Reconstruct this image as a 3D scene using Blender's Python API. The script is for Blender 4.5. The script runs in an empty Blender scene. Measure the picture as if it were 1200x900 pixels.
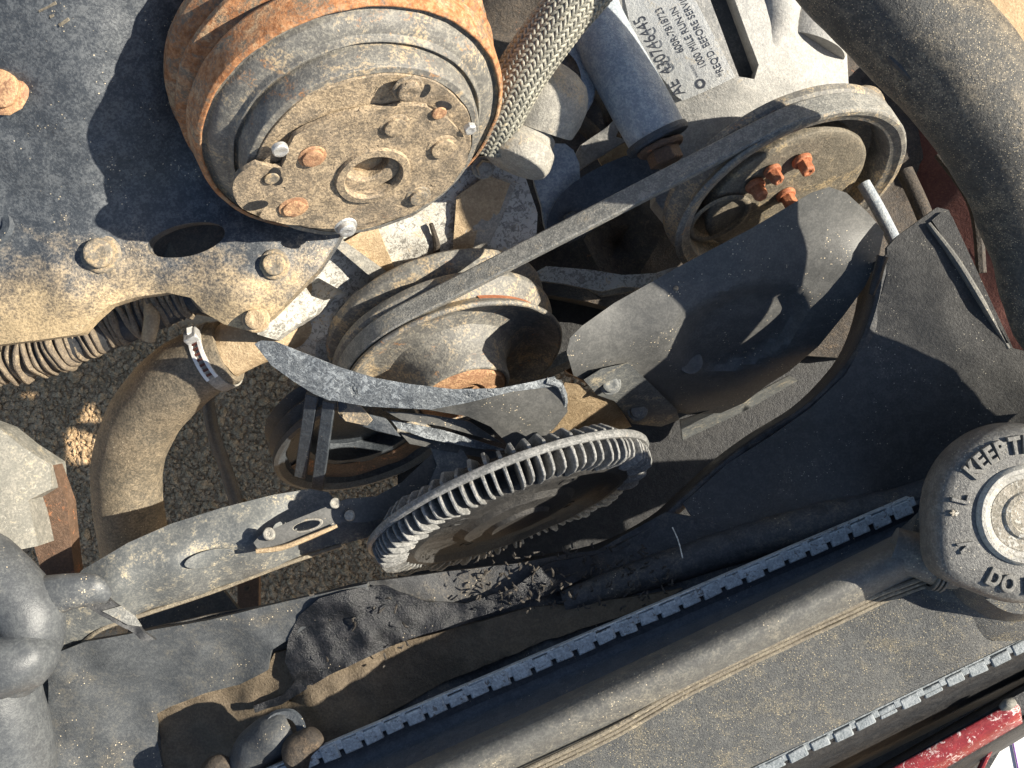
import bpy, bmesh, math, random
import numpy as np
from mathutils import Vector as V, Matrix, noise
from mathutils.geometry import delaunay_2d_cdt
random.seed(7)
R_ = math.radians
U = 0.0005            # one working unit = half a millimetre
H = 1300.0            # camera height in units
sc = bpy.context.scene
C = sc.collection
# ---------------------------------------------------------------- camera, sky, sun, exposure
cam = bpy.data.cameras.new("camera"); co = bpy.data.objects.new("camera", cam); C.objects.link(co)
co.location = (0, 0, H*U); co.rotation_euler = (0, 0, 0)
cam.sensor_width = 36; cam.lens = 36*1300/1200; cam.clip_start = 0.02; cam.clip_end = 200
sc.camera = co
SUN = V((-.83, -.10, -.55)).normalized()          # the way the light travels
w = bpy.data.worlds.new("World"); sc.world = w; w.use_nodes = True
nt = w.node_tree; bg = nt.nodes["Background"]
sky = nt.nodes.new("ShaderNodeTexSky"); sky.sky_type = 'NISHITA'; sky.sun_disc = False
el = math.asin(-SUN.z); az = math.atan2(-SUN.x, -SUN.y)
sky.sun_elevation = el; sky.sun_rotation = az
nt.links.new(sky.outputs[0], bg.inputs[0]); bg.inputs[1].default_value = 0.068
sl = bpy.data.lights.new("sun", 'SUN'); sl.energy = 5; sl.angle = R_(.5); sl.color = (1, .93, .80)
so = bpy.data.objects.new("sun", sl); C.objects.link(so); so.rotation_euler = SUN.to_track_quat('-Z', 'Y').to_euler()
so.location = (1, .5, 1.5)
sc.view_settings.view_transform = 'Standard'; sc.view_settings.look = 'None'
sc.view_settings.exposure = 1.2; sc.view_settings.gamma = 1
sc.cycles.max_bounces = 6

# ---------------------------------------------------------------- placing helpers
CAM = V((0, 0, H))
def P(px, py, z): k = (H-z)/H; return V(((px-600)*k, (450-py)*k, z))
def on_plane(px, py, p0, n):
    d = V((px-600, 450-py, -H)); t = n.dot(p0-CAM)/n.dot(d); return CAM+d*t
N = V((.33, -.83, .45)).normalized()              # shared axis of the engine's front pulleys
B0 = P(525, 410, -200)
def E(px, py, off=0): return on_plane(px, py, B0+N*off, N)   # a point on the plane 'off' in front of the belt plane
def frame(n):
    n = n.normalized(); a = V((0, 0, 1)) if abs(n.z) < .9 else V((1, 0, 0))
    e1 = a.cross(n).normalized(); return e1, n.cross(e1)
def cat(pts, closed, sub):                        # Catmull-Rom through tuples
    pts = [V(p) for p in pts]; n = len(pts); out = []
    rng = n if closed else n-1
    for i in range(rng):
        if closed: a, b, c, d = pts[i-1], pts[i], pts[(i+1) % n], pts[(i+2) % n]
        else: a, b, c, d = pts[max(i-1, 0)], pts[i], pts[i+1], pts[min(i+2, n-1)]
        for j in range(sub):
            t = j/sub
            out.append(.5*((2*b)+(c-a)*t+(2*a-5*b+4*c-d)*t*t+(3*b-a-3*c+d)*t**3))
    if not closed: out.append(pts[-1].copy())
    return out
# ---------------------------------------------------------------- objects
def tag(o, label=None, cat_=None, group=None, kind=None):
    if label: o['label'] = label
    if cat_: o['category'] = cat_
    if group: o['group'] = group
    if kind: o['kind'] = kind
    return o
def thing(name, label, cat_, at, group=None):
    o = bpy.data.objects.new(name, None); C.objects.link(o); o.empty_display_size = .01
    o.location = at*U; o['wl'] = tuple(at)
    return tag(o, label, cat_, group)
def put(name, bm, mat, parent=None, bevel=0, smooth=35, solid=0, sub=0, seg=2, label=None):
    bmesh.ops.remove_doubles(bm, verts=bm.verts, dist=.01)
    bmesh.ops.recalc_face_normals(bm, faces=bm.faces)
    c = V((0, 0, 0))
    for v in bm.verts: c += v.co
    c /= max(1, len(bm.verts))
    for v in bm.verts: v.co = (v.co-c)*U
    me = bpy.data.meshes.new(name); bm.to_mesh(me); bm.free()
    for p in me.polygons: p.use_smooth = True
    me.set_sharp_from_angle(angle=R_(smooth))
    me.materials.append(mat)
    o = bpy.data.objects.new(name, me); C.objects.link(o)
    o['wl'] = tuple(c)
    if parent is not None:
        o.parent = parent; o.location = (c-V(parent['wl']))*U
    else: o.location = c*U
    if solid:
        m = o.modifiers.new("solid", 'SOLIDIFY'); m.thickness = solid*U; m.offset = 0
    if sub:
        m = o.modifiers.new("sub", 'SUBSURF'); m.levels = sub; m.render_levels = sub
    if bevel:
        m = o.modifiers.new("bevel", 'BEVEL'); m.width = bevel*U; m.segments = seg; m.limit_method = 'ANGLE'; m.angle_limit = R_(40)
    if label: o['label'] = label
    return o
def rot_noise(p, s, a, seed=0): return noise.noise(V((p.x*s+seed, p.y*s, p.z*s)))*a
def lathe(c, n, prof, seg=96, bm=None, wob=0, a0=0, a1=2*math.pi):
    bm = bm or bmesh.new(); e1, e2 = frame(n); n = n.normalized(); full = abs(a1-a0) > 6.28
    rings = []; m = seg if full else seg+1
    for (r, h) in prof:
        ring = []
        for i in range(m):
            a = a0+(a1-a0)*i/seg
            p = c+(e1*math.cos(a)+e2*math.sin(a))*max(r, .02)+n*h
            if wob: p += n*rot_noise(p, .03, wob)+(e1*math.cos(a)+e2*math.sin(a))*rot_noise(p, .04, wob, 9)
            ring.append(bm.verts.new(p))
        rings.append(ring)
    for a, b in zip(rings, rings[1:]):
        for i in range(seg):
            j = (i+1) % m
            bm.faces.new((a[i], a[j], b[j], b[i]))
    return bm
def tube(path, rad, seg=24, bm=None, caps=True, flat=1.0, up=None, sub=6, wob=0, ripple=None):
    """path of V, rad list; swept ring; flat squashes along the second axis"""
    bm = bm or bmesh.new(); n = len(path)
    pr = cat([tuple(p)+(0,) if False else (p.x, p.y, p.z) for p in path], False, sub)
    rr = []
    for i in range(n-1):
        for j in range(sub):
            t = j/sub; rr.append(rad[i]*(1-t)+rad[i+1]*t)
    rr.append(rad[-1])
    ref = up or V((0, 0, 1)); rings = []
    for i, p in enumerate(pr):
        t = (pr[min(i+1, len(pr)-1)]-pr[max(i-1, 0)]).normalized()
        s = t.cross(ref)
        if s.length < .05: s = t.cross(V((0, 1, 0)))
        s.normalize(); u = s.cross(t).normalized()
        r = rr[i]*(ripple(i/(len(pr)-1)) if ripple else 1)
        ring = []
        for k in range(seg):
            a = 2*math.pi*k/seg
            q = p+s*math.cos(a)*r+u*math.sin(a)*r*flat
            if wob: q += (q-p).normalized()*rot_noise(q, .03, wob)
            ring.append(bm.verts.new(q))
        rings.append(ring)
    for a, b in zip(rings, rings[1:]):
        for k in range(seg): bm.faces.new((a[k], a[(k+1) % seg], b[(k+1) % seg], b[k]))
    if caps:
        bm.faces.new(rings[0]); bm.faces.new(rings[-1][::-1])
    return bm
def inside(p, poly):
    x, y = p; r = False; n = len(poly); j = n-1
    for i in range(n):
        xi, yi = poly[i]; xj, yj = poly[j]
        if (yi > y) != (yj > y) and x < (xj-xi)*(y-yi)/(yj-yi+1e-12)+xi: r = not r
        j = i
    return r
def surf(outer, mapf, thick=6, holes=(), res=24, tdir=None, smooth=0, amp=0, nsc=.02, bm=None):
    """solid sheet: outline and holes in picture units on a mapped surface, thickness along tdir"""
    bm = bm or bmesh.new()
    def cl(p): return [(q[0], q[1]) for q in cat([(a, b, 0) for a, b in p], True, smooth)] if smooth else list(p)
    def dens(p):
        out = []
        for i, a in enumerate(p):
            b = p[(i+1) % len(p)]; L = math.dist(a, b); k = max(1, int(L/max(res*.8, 3)))
            out += [(a[0]+(b[0]-a[0])*j/k, a[1]+(b[1]-a[1])*j/k) for j in range(k)]
        return out
    loops = [dens(cl(outer))]+[dens(cl(h)) for h in holes]
    pts = []; edges = []
    for lp in loops:
        s = len(pts); pts += lp; edges += [(s+i, s+(i+1) % len(lp)) for i in range(len(lp))]
    xs = [p[0] for p in loops[0]]; ys = [p[1] for p in loops[0]]
    y = min(ys)+res*.5; odd = 0
    bp = np.array(pts)
    while y < max(ys):
        x = min(xs)+res*(.5+.5*odd)
        while x < max(xs):
            if inside((x, y), loops[0]) and not any(inside((x, y), h) for h in loops[1:]):
                if np.min(np.hypot(bp[:, 0]-x, bp[:, 1]-y)) > res*.4: pts.append((x, y))
            x += res
        y += res*.87; odd = 1-odd
    r = delaunay_2d_cdt([V(p) for p in pts], edges, [], 0, 1e-5)
    vs, es, fs = r[0], r[1], r[2]
    top = []; bot = []
    for q in vs:
        p = mapf(q.x, q.y)
        td = tdir if tdir is not None else V((0, 0, -1))
        if amp: p = p-td.normalized()*(noise.fractal(p*nsc, 1, 2, 3)*amp)
        top.append(bm.verts.new(p)); bot.append(bm.verts.new(p+td.normalized()*thick))
    cnt = {}
    for f in fs:
        cx = sum(vs[i].x for i in f)/3; cy = sum(vs[i].y for i in f)/3
        if not inside((cx, cy), loops[0]) or any(inside((cx, cy), h) for h in loops[1:]): continue
        bm.faces.new([top[i] for i in f]); bm.faces.new([bot[i] for i in reversed(f)])
        for a, b in zip(f, f[1:]+f[:1]): cnt.setdefault((min(a, b), max(a, b)), []).append((a, b))
    for k, l in cnt.items():
        if len(l) == 1:
            a, b = l[0]; bm.faces.new((top[b], top[a], bot[a], bot[b]))
    for v in [v for v in bm.verts if not v.link_faces]: bm.verts.remove(v)
    return bm
def zmap(ctrl):
    """smooth height through control points (px,py,z) -> mapping function"""
    c = np.array([(a, b) for a, b, _ in ctrl], float); z = np.array([q[2] for q in ctrl], float)
    n = len(c); D = np.hypot(c[:, None, 0]-c[None, :, 0], c[:, None, 1]-c[None, :, 1])
    A = np.zeros((n+3, n+3)); K = D*D*np.log(D+1e-9); K[D < 1e-9] = 0
    A[:n, :n] = K+np.eye(n)*50; A[:n, n] = 1; A[:n, n+1:] = c/100; A[n, :n] = 1; A[n+1:, :n] = (c/100).T
    s = np.linalg.solve(A, np.concatenate([z, [0, 0, 0]]))
    def f(px, py):
        d = np.hypot(c[:, 0]-px, c[:, 1]-py); k = d*d*np.log(d+1e-9)
        return P(px, py, float(k@s[:n]+s[n]+s[n+1]*px/100+s[n+2]*py/100))
    return f
def loft(rows, su=6, sv=4, bm=None, closed_v=False):
    """rows: lists of V of equal length"""
    bm = bm or bmesh.new()
    R = [cat(r, False, sv) for r in rows]
    cols = [cat([R[i][j] for i in range(len(R))], False, su) for j in range(len(R[0]))]
    g = [[bm.verts.new(p) for p in col] for col in cols]
    for a, b in zip(g, g[1:]):
        for i in range(len(a)-1): bm.faces.new((a[i], a[i+1], b[i+1], b[i]))
    return bm
def box(bm, c, ax, ay, az, sx, sy, sz, taper=1):
    vs = []
    for k in (-1, 1):
        for i, j in ((-1, -1), (1, -1), (1, 1), (-1, 1)):
            t = taper if k > 0 else 1
            vs.append(bm.verts.new(c+ax*(i*sx/2*t)+ay*(j*sy/2*t)+az*(k*sz/2)))
    for f in ((3, 2, 1, 0), (4, 5, 6, 7), (0, 1, 5, 4), (1, 2, 6, 5), (2, 3, 7, 6), (3, 0, 4, 7)): bm.faces.new([vs[i] for i in f])
    return bm
def hexbolt(c, n, r, h, mat, parent, washer=True, name="bolt", label=None, hexa=True, mat2=None):
    n = n.normalized(); e1, e2 = frame(n); bm = bmesh.new()
    if washer: lathe(c, n, [(0, 0), (r*1.35, 0), (r*1.38, h*.12), (r*1.25, h*.28), (r*.9, h*.3)], 24, bm)
    seg = 6 if hexa else 20; a0 = random.random()
    R = []
    for rr, hh in ((r, h*.25), (r, h*.9), (r*.84, h), (r*.45, h*1.0), (r*.3, h*.93)):
        R.append([bm.verts.new(c+(e1*math.cos(a0+2*math.pi*i/seg)+e2*math.sin(a0+2*math.pi*i/seg))*rr+n*hh) for i in range(seg)])
    for a, b in zip(R, R[1:]):
        for i in range(seg): bm.faces.new((a[i], a[(i+1) % seg], b[(i+1) % seg], b[i]))
    bm.faces.new(R[-1]); bm.faces.new(R[0][::-1])
    for v in bm.verts: v.co += V((rot_noise(v.co, .15, r*.08), rot_noise(v.co, .15, r*.08, 5), 0))
    return put(name, bm, mat, parent, bevel=r*.07, label=label, smooth=30)

# ---------------------------------------------------------------- materials
def lin(c): return tuple(c)+(1,)
def dirt(name, base, base2=None, soft=.045, lowb=.9, dust=0.0, dcol=(.40, .30, .18), rust=0.0, rcol=(.30, .10, .035), rough=.62, metal=0.0,
         speck=0.0, scol=(.55, .46, .32), bump=.35, fine=1.0, scale=1.0, big=38, oil=0.0, updust=0.0, grad=None, flake=0.0, fcol=(.5, .5, .5), streak=None, crack=0.0):
    m = bpy.data.materials.new(name); m.use_nodes = True; t = m.node_tree; n = t.nodes; l = t.links
    b = n["Principled BSDF"]
    def nd(k, **kw):
        x = n.new(k)
        for a, v in kw.items(): setattr(x, a, v)
        return x
    tc = nd("ShaderNodeTexCoord"); oi = nd("ShaderNodeObjectInfo")
    mul = nd("ShaderNodeMath", operation='MULTIPLY'); l.new(oi.outputs['Random'], mul.inputs[0]); mul.inputs[1].default_value = 7.3
    add = nd("ShaderNodeVectorMath", operation='ADD'); l.new(tc.outputs['Object'], add.inputs[0]); l.new(mul.outputs[0], add.inputs[1])
    vec = add.outputs[0]
    if streak:
        mp = nd("ShaderNodeMapping"); mp.inputs['Scale'].default_value = streak; l.new(vec, mp.inputs[0]); svec = mp.outputs[0]
    else: svec = vec
    def nz(sc_, det=6, r=.62, v=None, dist=0):
        x = nd("ShaderNodeTexNoise"); x.inputs['Scale'].default_value = sc_*scale; x.inputs['Detail'].default_value = det
        x.inputs['Roughness'].default_value = r; x.inputs['Distortion'].default_value = dist
        l.new(v or vec, x.inputs['Vector']); return x.outputs['Fac']
    def rng(a, lo, hi, t0=0, t1=1):
        x = nd("ShaderNodeMapRange"); x.interpolation_type = 'SMOOTHSTEP'; l.new(a, x.inputs[0])
        x.inputs[1].default_value = lo; x.inputs[2].default_value = hi; x.inputs[3].default_value = t0; x.inputs[4].default_value = t1; return x.outputs[0]
    def mix(f, a, c):
        x = nd("ShaderNodeMix", data_type='RGBA')
        if isinstance(f, float): x.inputs[0].default_value = f
        else: l.new(f, x.inputs[0])
        for i, s in ((6, a), (7, c)):
            if isinstance(s, tuple): x.inputs[i].default_value = lin(s)
            else: l.new(s, x.inputs[i])
        return x.outputs[2]
    def mth(op, a, c):
        x = nd("ShaderNodeMath", operation=op)
        for i, s in ((0, a), (1, c)):
            if isinstance(s, (int, float)): x.inputs[i].default_value = s
            else: l.new(s, x.inputs[i])
        return x.outputs[0]
    A = nz(big, 9, .66, svec, .6); Bn = nz(150, 7, .68, svec, .3); F = nz(650, 5, .7); G = nz(1500, 3, .6)
    base2 = base2 or tuple(x*1.9+.01 for x in base)
    pit = rng(mth('ADD', mth('MULTIPLY', Bn, .5), mth('MULTIPLY', F, .5)), .30, .42)
    col = mix(rng(mth('ADD', mth('MULTIPLY', Bn, .45), mth('MULTIPLY', F, .55)), .44, .60), base, base2)
    col = mix(pit, tuple(q*.45 for q in base), col)
    rgh = rough
    rsock = mth('ADD', mth('MULTIPLY', Bn, .35), rough-.17)
    if flake:
        x = rng(mth('ADD', mth('MULTIPLY', nz(260, 4, .75, None, 1.2), .7), mth('MULTIPLY', A, .3)), .60-.22*flake, .63-.22*flake); col = mix(x, col, fcol)
    metalsock = None
    if rust:
        rm = rng(mth('ADD', mth('MULTIPLY', nz(62, 8, .7, None, .8), .62), mth('MULTIPLY', F, .38)), .66-.40*rust, .76-.34*rust)
        rc = mix(rng(nz(300, 5, .7), .38, .62), rcol, tuple(min(1, q*f) for q, f in zip(rcol, (1.7, 2.1, 2.6))))
        col = mix(rm, col, rc); rsock = mth('MAXIMUM', rsock, mth('MULTIPLY', rm, .85))
        metalsock = rm
    if dust:
        e = mth('ADD', mth('MULTIPLY', A, .46), mth('ADD', mth('MULTIPLY', Bn, .28), mth('MULTIPLY', F, .26)))
        if grad:
            sx = nd("ShaderNodeSeparateXYZ"); l.new(tc.outputs['Object'], sx.inputs[0])
            g_ = mth('MULTIPLY', sx.outputs[grad[0]], grad[1]/U); e = mth('ADD', e, mth('MINIMUM', mth('MAXIMUM', mth('ADD', g_, grad[2]), -.25), .3))
        if updust:
            ge = nd("ShaderNodeNewGeometry"); sz = nd("ShaderNodeSeparateXYZ"); l.new(ge.outputs['Normal'], sz.inputs[0])
            e = mth('ADD', e, mth('MULTIPLY', mth('SUBTRACT', sz.outputs[2], .6), updust))
        dm = rng(e, .72-soft-.34*dust, .72+soft-.34*dust, 0, .93)
        dc = mix(rng(F, .38, .60), tuple(q*.66 for q in dcol), tuple(min(1, q*1.12) for q in dcol))
        col = mix(dm, col, dc); rsock = mth('MAXIMUM', rsock, mth('MULTIPLY', dm, .95))
    if speck:
        vo = nd("ShaderNodeTexVoronoi"); vo.inputs['Scale'].default_value = 820*scale; l.new(vec, vo.inputs['Vector'])
        hv = nd("ShaderNodeSeparateXYZ"); l.new(vo.outputs['Color'], hv.inputs[0])
        s1 = mth('LESS_THAN', vo.outputs['Distance'], mth('MULTIPLY', hv.outputs[0], .36))
        s2 = mth('GREATER_THAN', mth('ADD', mth('MULTIPLY', hv.outputs[1], .5), mth('MULTIPLY', A, 1.7)), 1.52-.50*speck)
        col = mix(mth('MULTIPLY', s1, s2), col, scol)
    if oil:
        om = rng(nz(55, 6, .6, None, 1), .55, .62, 0, oil); col = mix(om, col, (.012, .012, .013)); rsock = mth('SUBTRACT', rsock, mth('MULTIPLY', om, .35))
    crk = None
    if crack:
        wv = nd("ShaderNodeVectorMath", operation='ADD'); nn = nd("ShaderNodeTexNoise"); nn.inputs['Scale'].default_value = 90; l.new(vec, nn.inputs['Vector'])
        ms = nd("ShaderNodeVectorMath", operation='SCALE'); l.new(nn.outputs['Color'], ms.inputs[0]); ms.inputs['Scale'].default_value = .022
        l.new(vec, wv.inputs[0]); l.new(ms.outputs[0], wv.inputs[1])
        ve = nd("ShaderNodeTexVoronoi"); ve.feature = 'DISTANCE_TO_EDGE'; ve.inputs['Scale'].default_value = 62*scale; l.new(wv.outputs[0], ve.inputs['Vector'])
        crk = mth('MULTIPLY', rng(ve.outputs['Distance'], .0, .045, 1, 0), rng(nz(75, 4), .62-.16*crack, .74-.16*crack))
        col = mix(mth('MULTIPLY', crk, .5), col, tuple(q*.35 for q in base))
    l.new(col, b.inputs['Base Color']); 
    x = nd("ShaderNodeClamp"); l.new(rsock, x.inputs[0]); x.inputs[1].default_value = .12; l.new(x.outputs[0], b.inputs['Roughness'])
    b.inputs['Specular IOR Level'].default_value = .4
    if metal:
        if metalsock is not None: l.new(mth('MULTIPLY', mth('SUBTRACT', 1.0, metalsock), metal), b.inputs['Metallic'])
        else: b.inputs['Metallic'].default_value = metal
    hgt = mth('ADD', mth('MULTIPLY', F, .5*fine), mth('ADD', mth('MULTIPLY', G, .22*fine), mth('MULTIPLY', Bn, lowb)))
    if crk is not None: hgt = mth('SUBTRACT', hgt, mth('MULTIPLY', crk, .8))
    bp = nd("ShaderNodeBump"); bp.inputs['Strength'].default_value = min(1, bump*1.35); bp.inputs['Distance'].default_value = .0016
    l.new(hgt, bp.inputs['Height']); l.new(bp.outputs[0], b.inputs['Normal'])
    return m
TAN = (.46, .34, .21)
M = {}
M['plate'] = dirt("painted_plate", (.046, .052, .060), (.115, .122, .128), dust=.22, dcol=(.50, .37, .21), speck=.25, rough=.42, soft=.14, lowb=.5, grad=(1, -.0024, -.26), bump=.4)
M['pulley_rim'] = dirt("rusty_rim", (.15, .125, .09), (.26, .20, .14), dust=.50, dcol=(.42, .29, .17), rust=.66, rcol=(.27, .105, .038), bump=.45)
M['pulley_grey'] = dirt("grey_pulley", (.12, .115, .105), (.24, .225, .19), dust=.50, dcol=(.38, .29, .18), rust=.26, rcol=(.28, .11, .03), bump=.35, rough=.5)
M['hub'] = dirt("dusty_hub", (.16, .13, .095), (.28, .22, .155), soft=.08, dust=.62, dcol=(.42, .32, .205), rust=.22, rcol=(.22, .10, .045), bump=.6, crack=.12)
M['hub2'] = dirt('grimy_hub', (.12, .105, .08), (.20, .17, .125), dust=.45, dcol=(.34, .26, .15), bump=.5)
M['rustbolt'] = dirt("rusty_bolt", (.30, .16, .09), (.42, .25, .14), dust=.60, dcol=(.50, .30, .16), bump=.5)
M['redbolt'] = dirt("orange_rust", (.30, .10, .045), (.42, .17, .08), dust=.3, bump=.4)
M['bolt'] = dirt("dusty_bolt", (.16, .14, .11), (.28, .23, .17), dust=.55, rust=.2, bump=.4)
M['silver'] = dirt("bright_bolt", (.45, .44, .42), (.62, .60, .56), dust=.28, metal=.5, rough=.4, bump=.4)
M['braid'] = dirt("braid_strand", (.15, .145, .12), (.36, .34, .27), dust=.35, bump=.2, rough=.45)
M['corr'] = dirt('dusty_corrugated', (.14, .11, .08), (.24, .19, .13), dust=.45, dcol=(.36, .28, .18), bump=.7)
M['rubber_black'] = dirt("black_rubber", (.030, .031, .033), (.06, .06, .06), dust=.10, speck=.1, rough=.55, bump=.25)
M['rubber_dusty'] = dirt("dusty_hose", (.085, .075, .058), (.14, .12, .09), soft=.12, dust=.62, dcol=(.27, .215, .145), speck=.35, rough=.6, bump=.5, big=22)
M['hose_big'] = dirt('dusty_black_hose', (.040, .040, .038), (.075, .072, .064), soft=.10, dust=.44, dcol=(.22, .18, .125), speck=1.0, scol=(.40, .33, .22), rough=.5, bump=.5, big=16, scale=1.3)
M['belt'] = dirt("belt_rubber", (.15, .15, .14), (.30, .29, .26), dust=.42, dcol=(.34, .29, .21), speck=.2, bump=.5, scale=1.4)
M['alloy'] = dirt("dusty_alloy", (.24, .225, .195), (.38, .355, .30), dust=.45, dcol=(.38, .30, .20), bump=.5, rough=.55)
M['alloy_body'] = dirt("pale_cast_alloy", (.27, .265, .25), (.39, .375, .345), dust=.34, dcol=(.38, .32, .24), bump=.4, rough=.6)
M['alloy_blue'] = dirt("blue_shade_alloy", (.24, .27, .30), (.42, .44, .44), dust=.10, speck=.2, bump=.55, rough=.5)  # dusty alloy with the boss's bluish shade put into the colour
M['flaked'] = dirt("flaking_cover", (.20, .19, .17), (.33, .31, .27), dust=.42, dcol=(.46, .34, .20), flake=.6, fcol=(.48, .46, .41), bump=.6)
M['tan'] = dirt("caked_dust", (.34, .245, .145), (.48, .36, .22), dust=.35, dcol=(.50, .38, .24), bump=.7)
M['steel_dark'] = dirt("dark_steel", (.030, .036, .044), (.06, .068, .076), dust=.15, speck=.1, rough=.5)
M['blade'] = dirt("fan_blade_paint", (.074, .074, .071), (.108, .106, .100), dust=.15, soft=.09, dcol=(.22, .19, .145), speck=.30, rough=.48, bump=.14, lowb=.2)
M['blade_worn'] = dirt("worn_blade", (.10, .11, .12), (.20, .215, .225), dust=.2, dcol=(.30, .29, .26), flake=.35, fcol=(.30, .32, .33), rough=.45, bump=.9, scale=.8, big=60, crack=.45)
M['blade_dusty'] = dirt("dusty_blade", (.10, .105, .105), (.18, .18, .165), dust=.45, dcol=(.36, .31, .22), speck=.25, rough=.55, bump=.25)
M['fin'] = dirt("clutch_alloy", (.13, .13, .125), (.28, .275, .26), dust=.30, dcol=(.40, .31, .20), bump=.35, rough=.5)
M['clutch'] = dirt("clutch_body", (.030, .029, .028), (.055, .052, .048), dust=.30, dcol=(.085, .073, .058), bump=.6)
M['shroud'] = dirt("shroud_plastic", (.048, .047, .045), (.075, .073, .069), soft=.10, dust=.2, dcol=(.17, .15, .12), speck=.35, scol=(.33, .30, .24), rough=.5, bump=.28, fine=1.6, lowb=.25)
M['shroud_in'] = dirt("shroud_inner", (.045, .046, .048), (.075, .076, .078), soft=.1, lowb=.4, dust=.42, dcol=(.14, .115, .08), speck=.1, rough=.6, bump=.5, oil=.5)
M['shelf'] = dirt("shelf_plastic", (.050, .054, .058), (.080, .085, .088), soft=.1, lowb=.2, dust=.40, dcol=(.11, .095, .07), speck=.25, rough=.6, bump=.35, big=20)
M['dirtpatch'] = dirt("settled_dirt", (.10, .075, .048), (.15, .115, .075), dust=.3, dcol=(.17, .13, .085), bump=.9)
M['cloth'] = dirt("oily_cloth", (.007, .008, .010), (.022, .022, .025), speck=.1, rough=.35, bump=.6, lowb=.6)
M['cloth2'] = dirt('dark_litter', (.03, .026, .022), (.07, .058, .045), bump=.6)
M['strip'] = dirt("crimped_metal", (.30, .33, .35), (.50, .54, .56), dust=.22, dcol=(.36, .30, .20), flake=.2, fcol=(.16, .15, .14), rough=.55, bump=.5)
M['strip2'] = dirt("crimped_metal_dull", (.16, .18, .19), (.27, .29, .30), dust=.22, dcol=(.2, .18, .13), rough=.55, bump=.5)
M['tank'] = dirt("tank_plastic", (.060, .061, .060), (.105, .104, .097), dust=.42, dcol=(.17, .145, .10), soft=.09, speck=.85, scol=(.40, .33, .20), lowb=.4, rough=.42, bump=.55, fine=1.5, scale=1.35)
M['ridge'] = dirt("tank_ridge", (.095, .092, .085), (.14, .137, .122), soft=.1, lowb=.3, dust=.40, dcol=(.22, .195, .15), speck=.25, rough=.5, bump=.28, fine=1.2, big=18)
M['ribs'] = dirt("dusty_rib", (.16, .135, .10), (.25, .215, .155), dust=.4, dcol=(.42, .35, .24), rough=.6, bump=.6)
M['tankshade'] = dirt("tank_side_shade", (.05, .057, .068), (.08, .088, .10), dust=.15, dcol=(.12, .11, .09), speck=.2, rough=.6, bump=.4)  # tank plastic again, with the cool shade of its side in the colour
M['cap'] = dirt("cap_plastic", (.085, .083, .078), (.16, .155, .142), dust=.30, dcol=(.30, .27, .20), speck=.5, scol=(.4, .36, .28), rough=.4, bump=.45, lowb=.4)
M['capring'] = dirt("cap_ring", (.28, .265, .235), (.40, .385, .34), dust=.35, flake=.15, fcol=(.15, .14, .12), rough=.45, bump=.4)
M['capletter'] = dirt("worn_letter", (.12, .116, .105), (.20, .19, .17), dust=.3, bump=.4)
M['rust_centre'] = dirt("rusty_centre", (.20, .18, .14), (.36, .32, .26), dust=.35, rust=.12, flake=.3, fcol=(.5, .48, .42), bump=.6)
M['red'] = dirt("red_paint", (.15, .014, .018), (.22, .022, .025), dust=.4, dcol=(.2, .12, .1), flake=.22, fcol=(.50, .40, .38), rough=.35, bump=.2)
M['black'] = dirt("black_trim", (.018, .018, .019), (.035, .034, .033), dust=.12, dcol=(.09, .08, .06), rough=.5)
M['white'] = dirt("white_panel", (.72, .70, .66), (.8, .78, .74), dust=.05, rough=.5, bump=.1)
M['purple'] = dirt("purple_line", (.18, .08, .3), rough=.6)
M['ink'] = dirt("label_ink", (.035, .04, .055), (.07, .075, .09), rough=.6, bump=.1)
M['inkfaint'] = dirt("label_ink_faint", (.09, .10, .12), (.25, .26, .27), rough=.6, bump=.1)
M['label'] = dirt("label_paper", (.40, .405, .40), (.50, .50, .48), dust=.42, dcol=(.42, .37, .29), rough=.6, bump=.45, scale=1.3)
M['boot'] = dirt("grey_rubber", (.062, .066, .070), (.10, .105, .106), dust=.25, dcol=(.25, .23, .19), speck=.14, rough=.42, bump=.2, big=16, lowb=.25, soft=.1)
M['pale'] = dirt("pale_casting", (.15, .145, .125), (.24, .225, .19), dust=.4, dcol=(.34, .29, .2), flake=.15, fcol=(.3, .28, .24), bump=.6)
M['sand'] = dirt("sandy_ground", (.44, .30, .17), (.56, .40, .24), dust=.3, dcol=(.50, .37, .23), speck=.2, scol=(.12, .08, .05), rough=.9, bump=1.0, scale=.5)
M['stone'] = dirt("gravel_stone", (.27, .185, .10), (.56, .39, .23), dust=.2, dcol=(.34, .26, .17), rough=.85, bump=.3)
M['rustframe'] = dirt("brown_steel", (.09, .055, .035), (.14, .085, .055), dust=.25, dcol=(.2, .14, .09), rust=.3, bump=.5)
M['darkred'] = dirt("dull_red_primer", (.09, .028, .02), (.13, .045, .03), dust=.25, dcol=(.14, .09, .06), bump=.4)
M['block'] = dirt("grimy_block", (.035, .028, .022), (.075, .058, .042), dust=.35, dcol=(.14, .10, .065), rust=.15, bump=.8)
M['thread'] = dirt("pale_thread", (.5, .47, .4), rough=.6)

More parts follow.
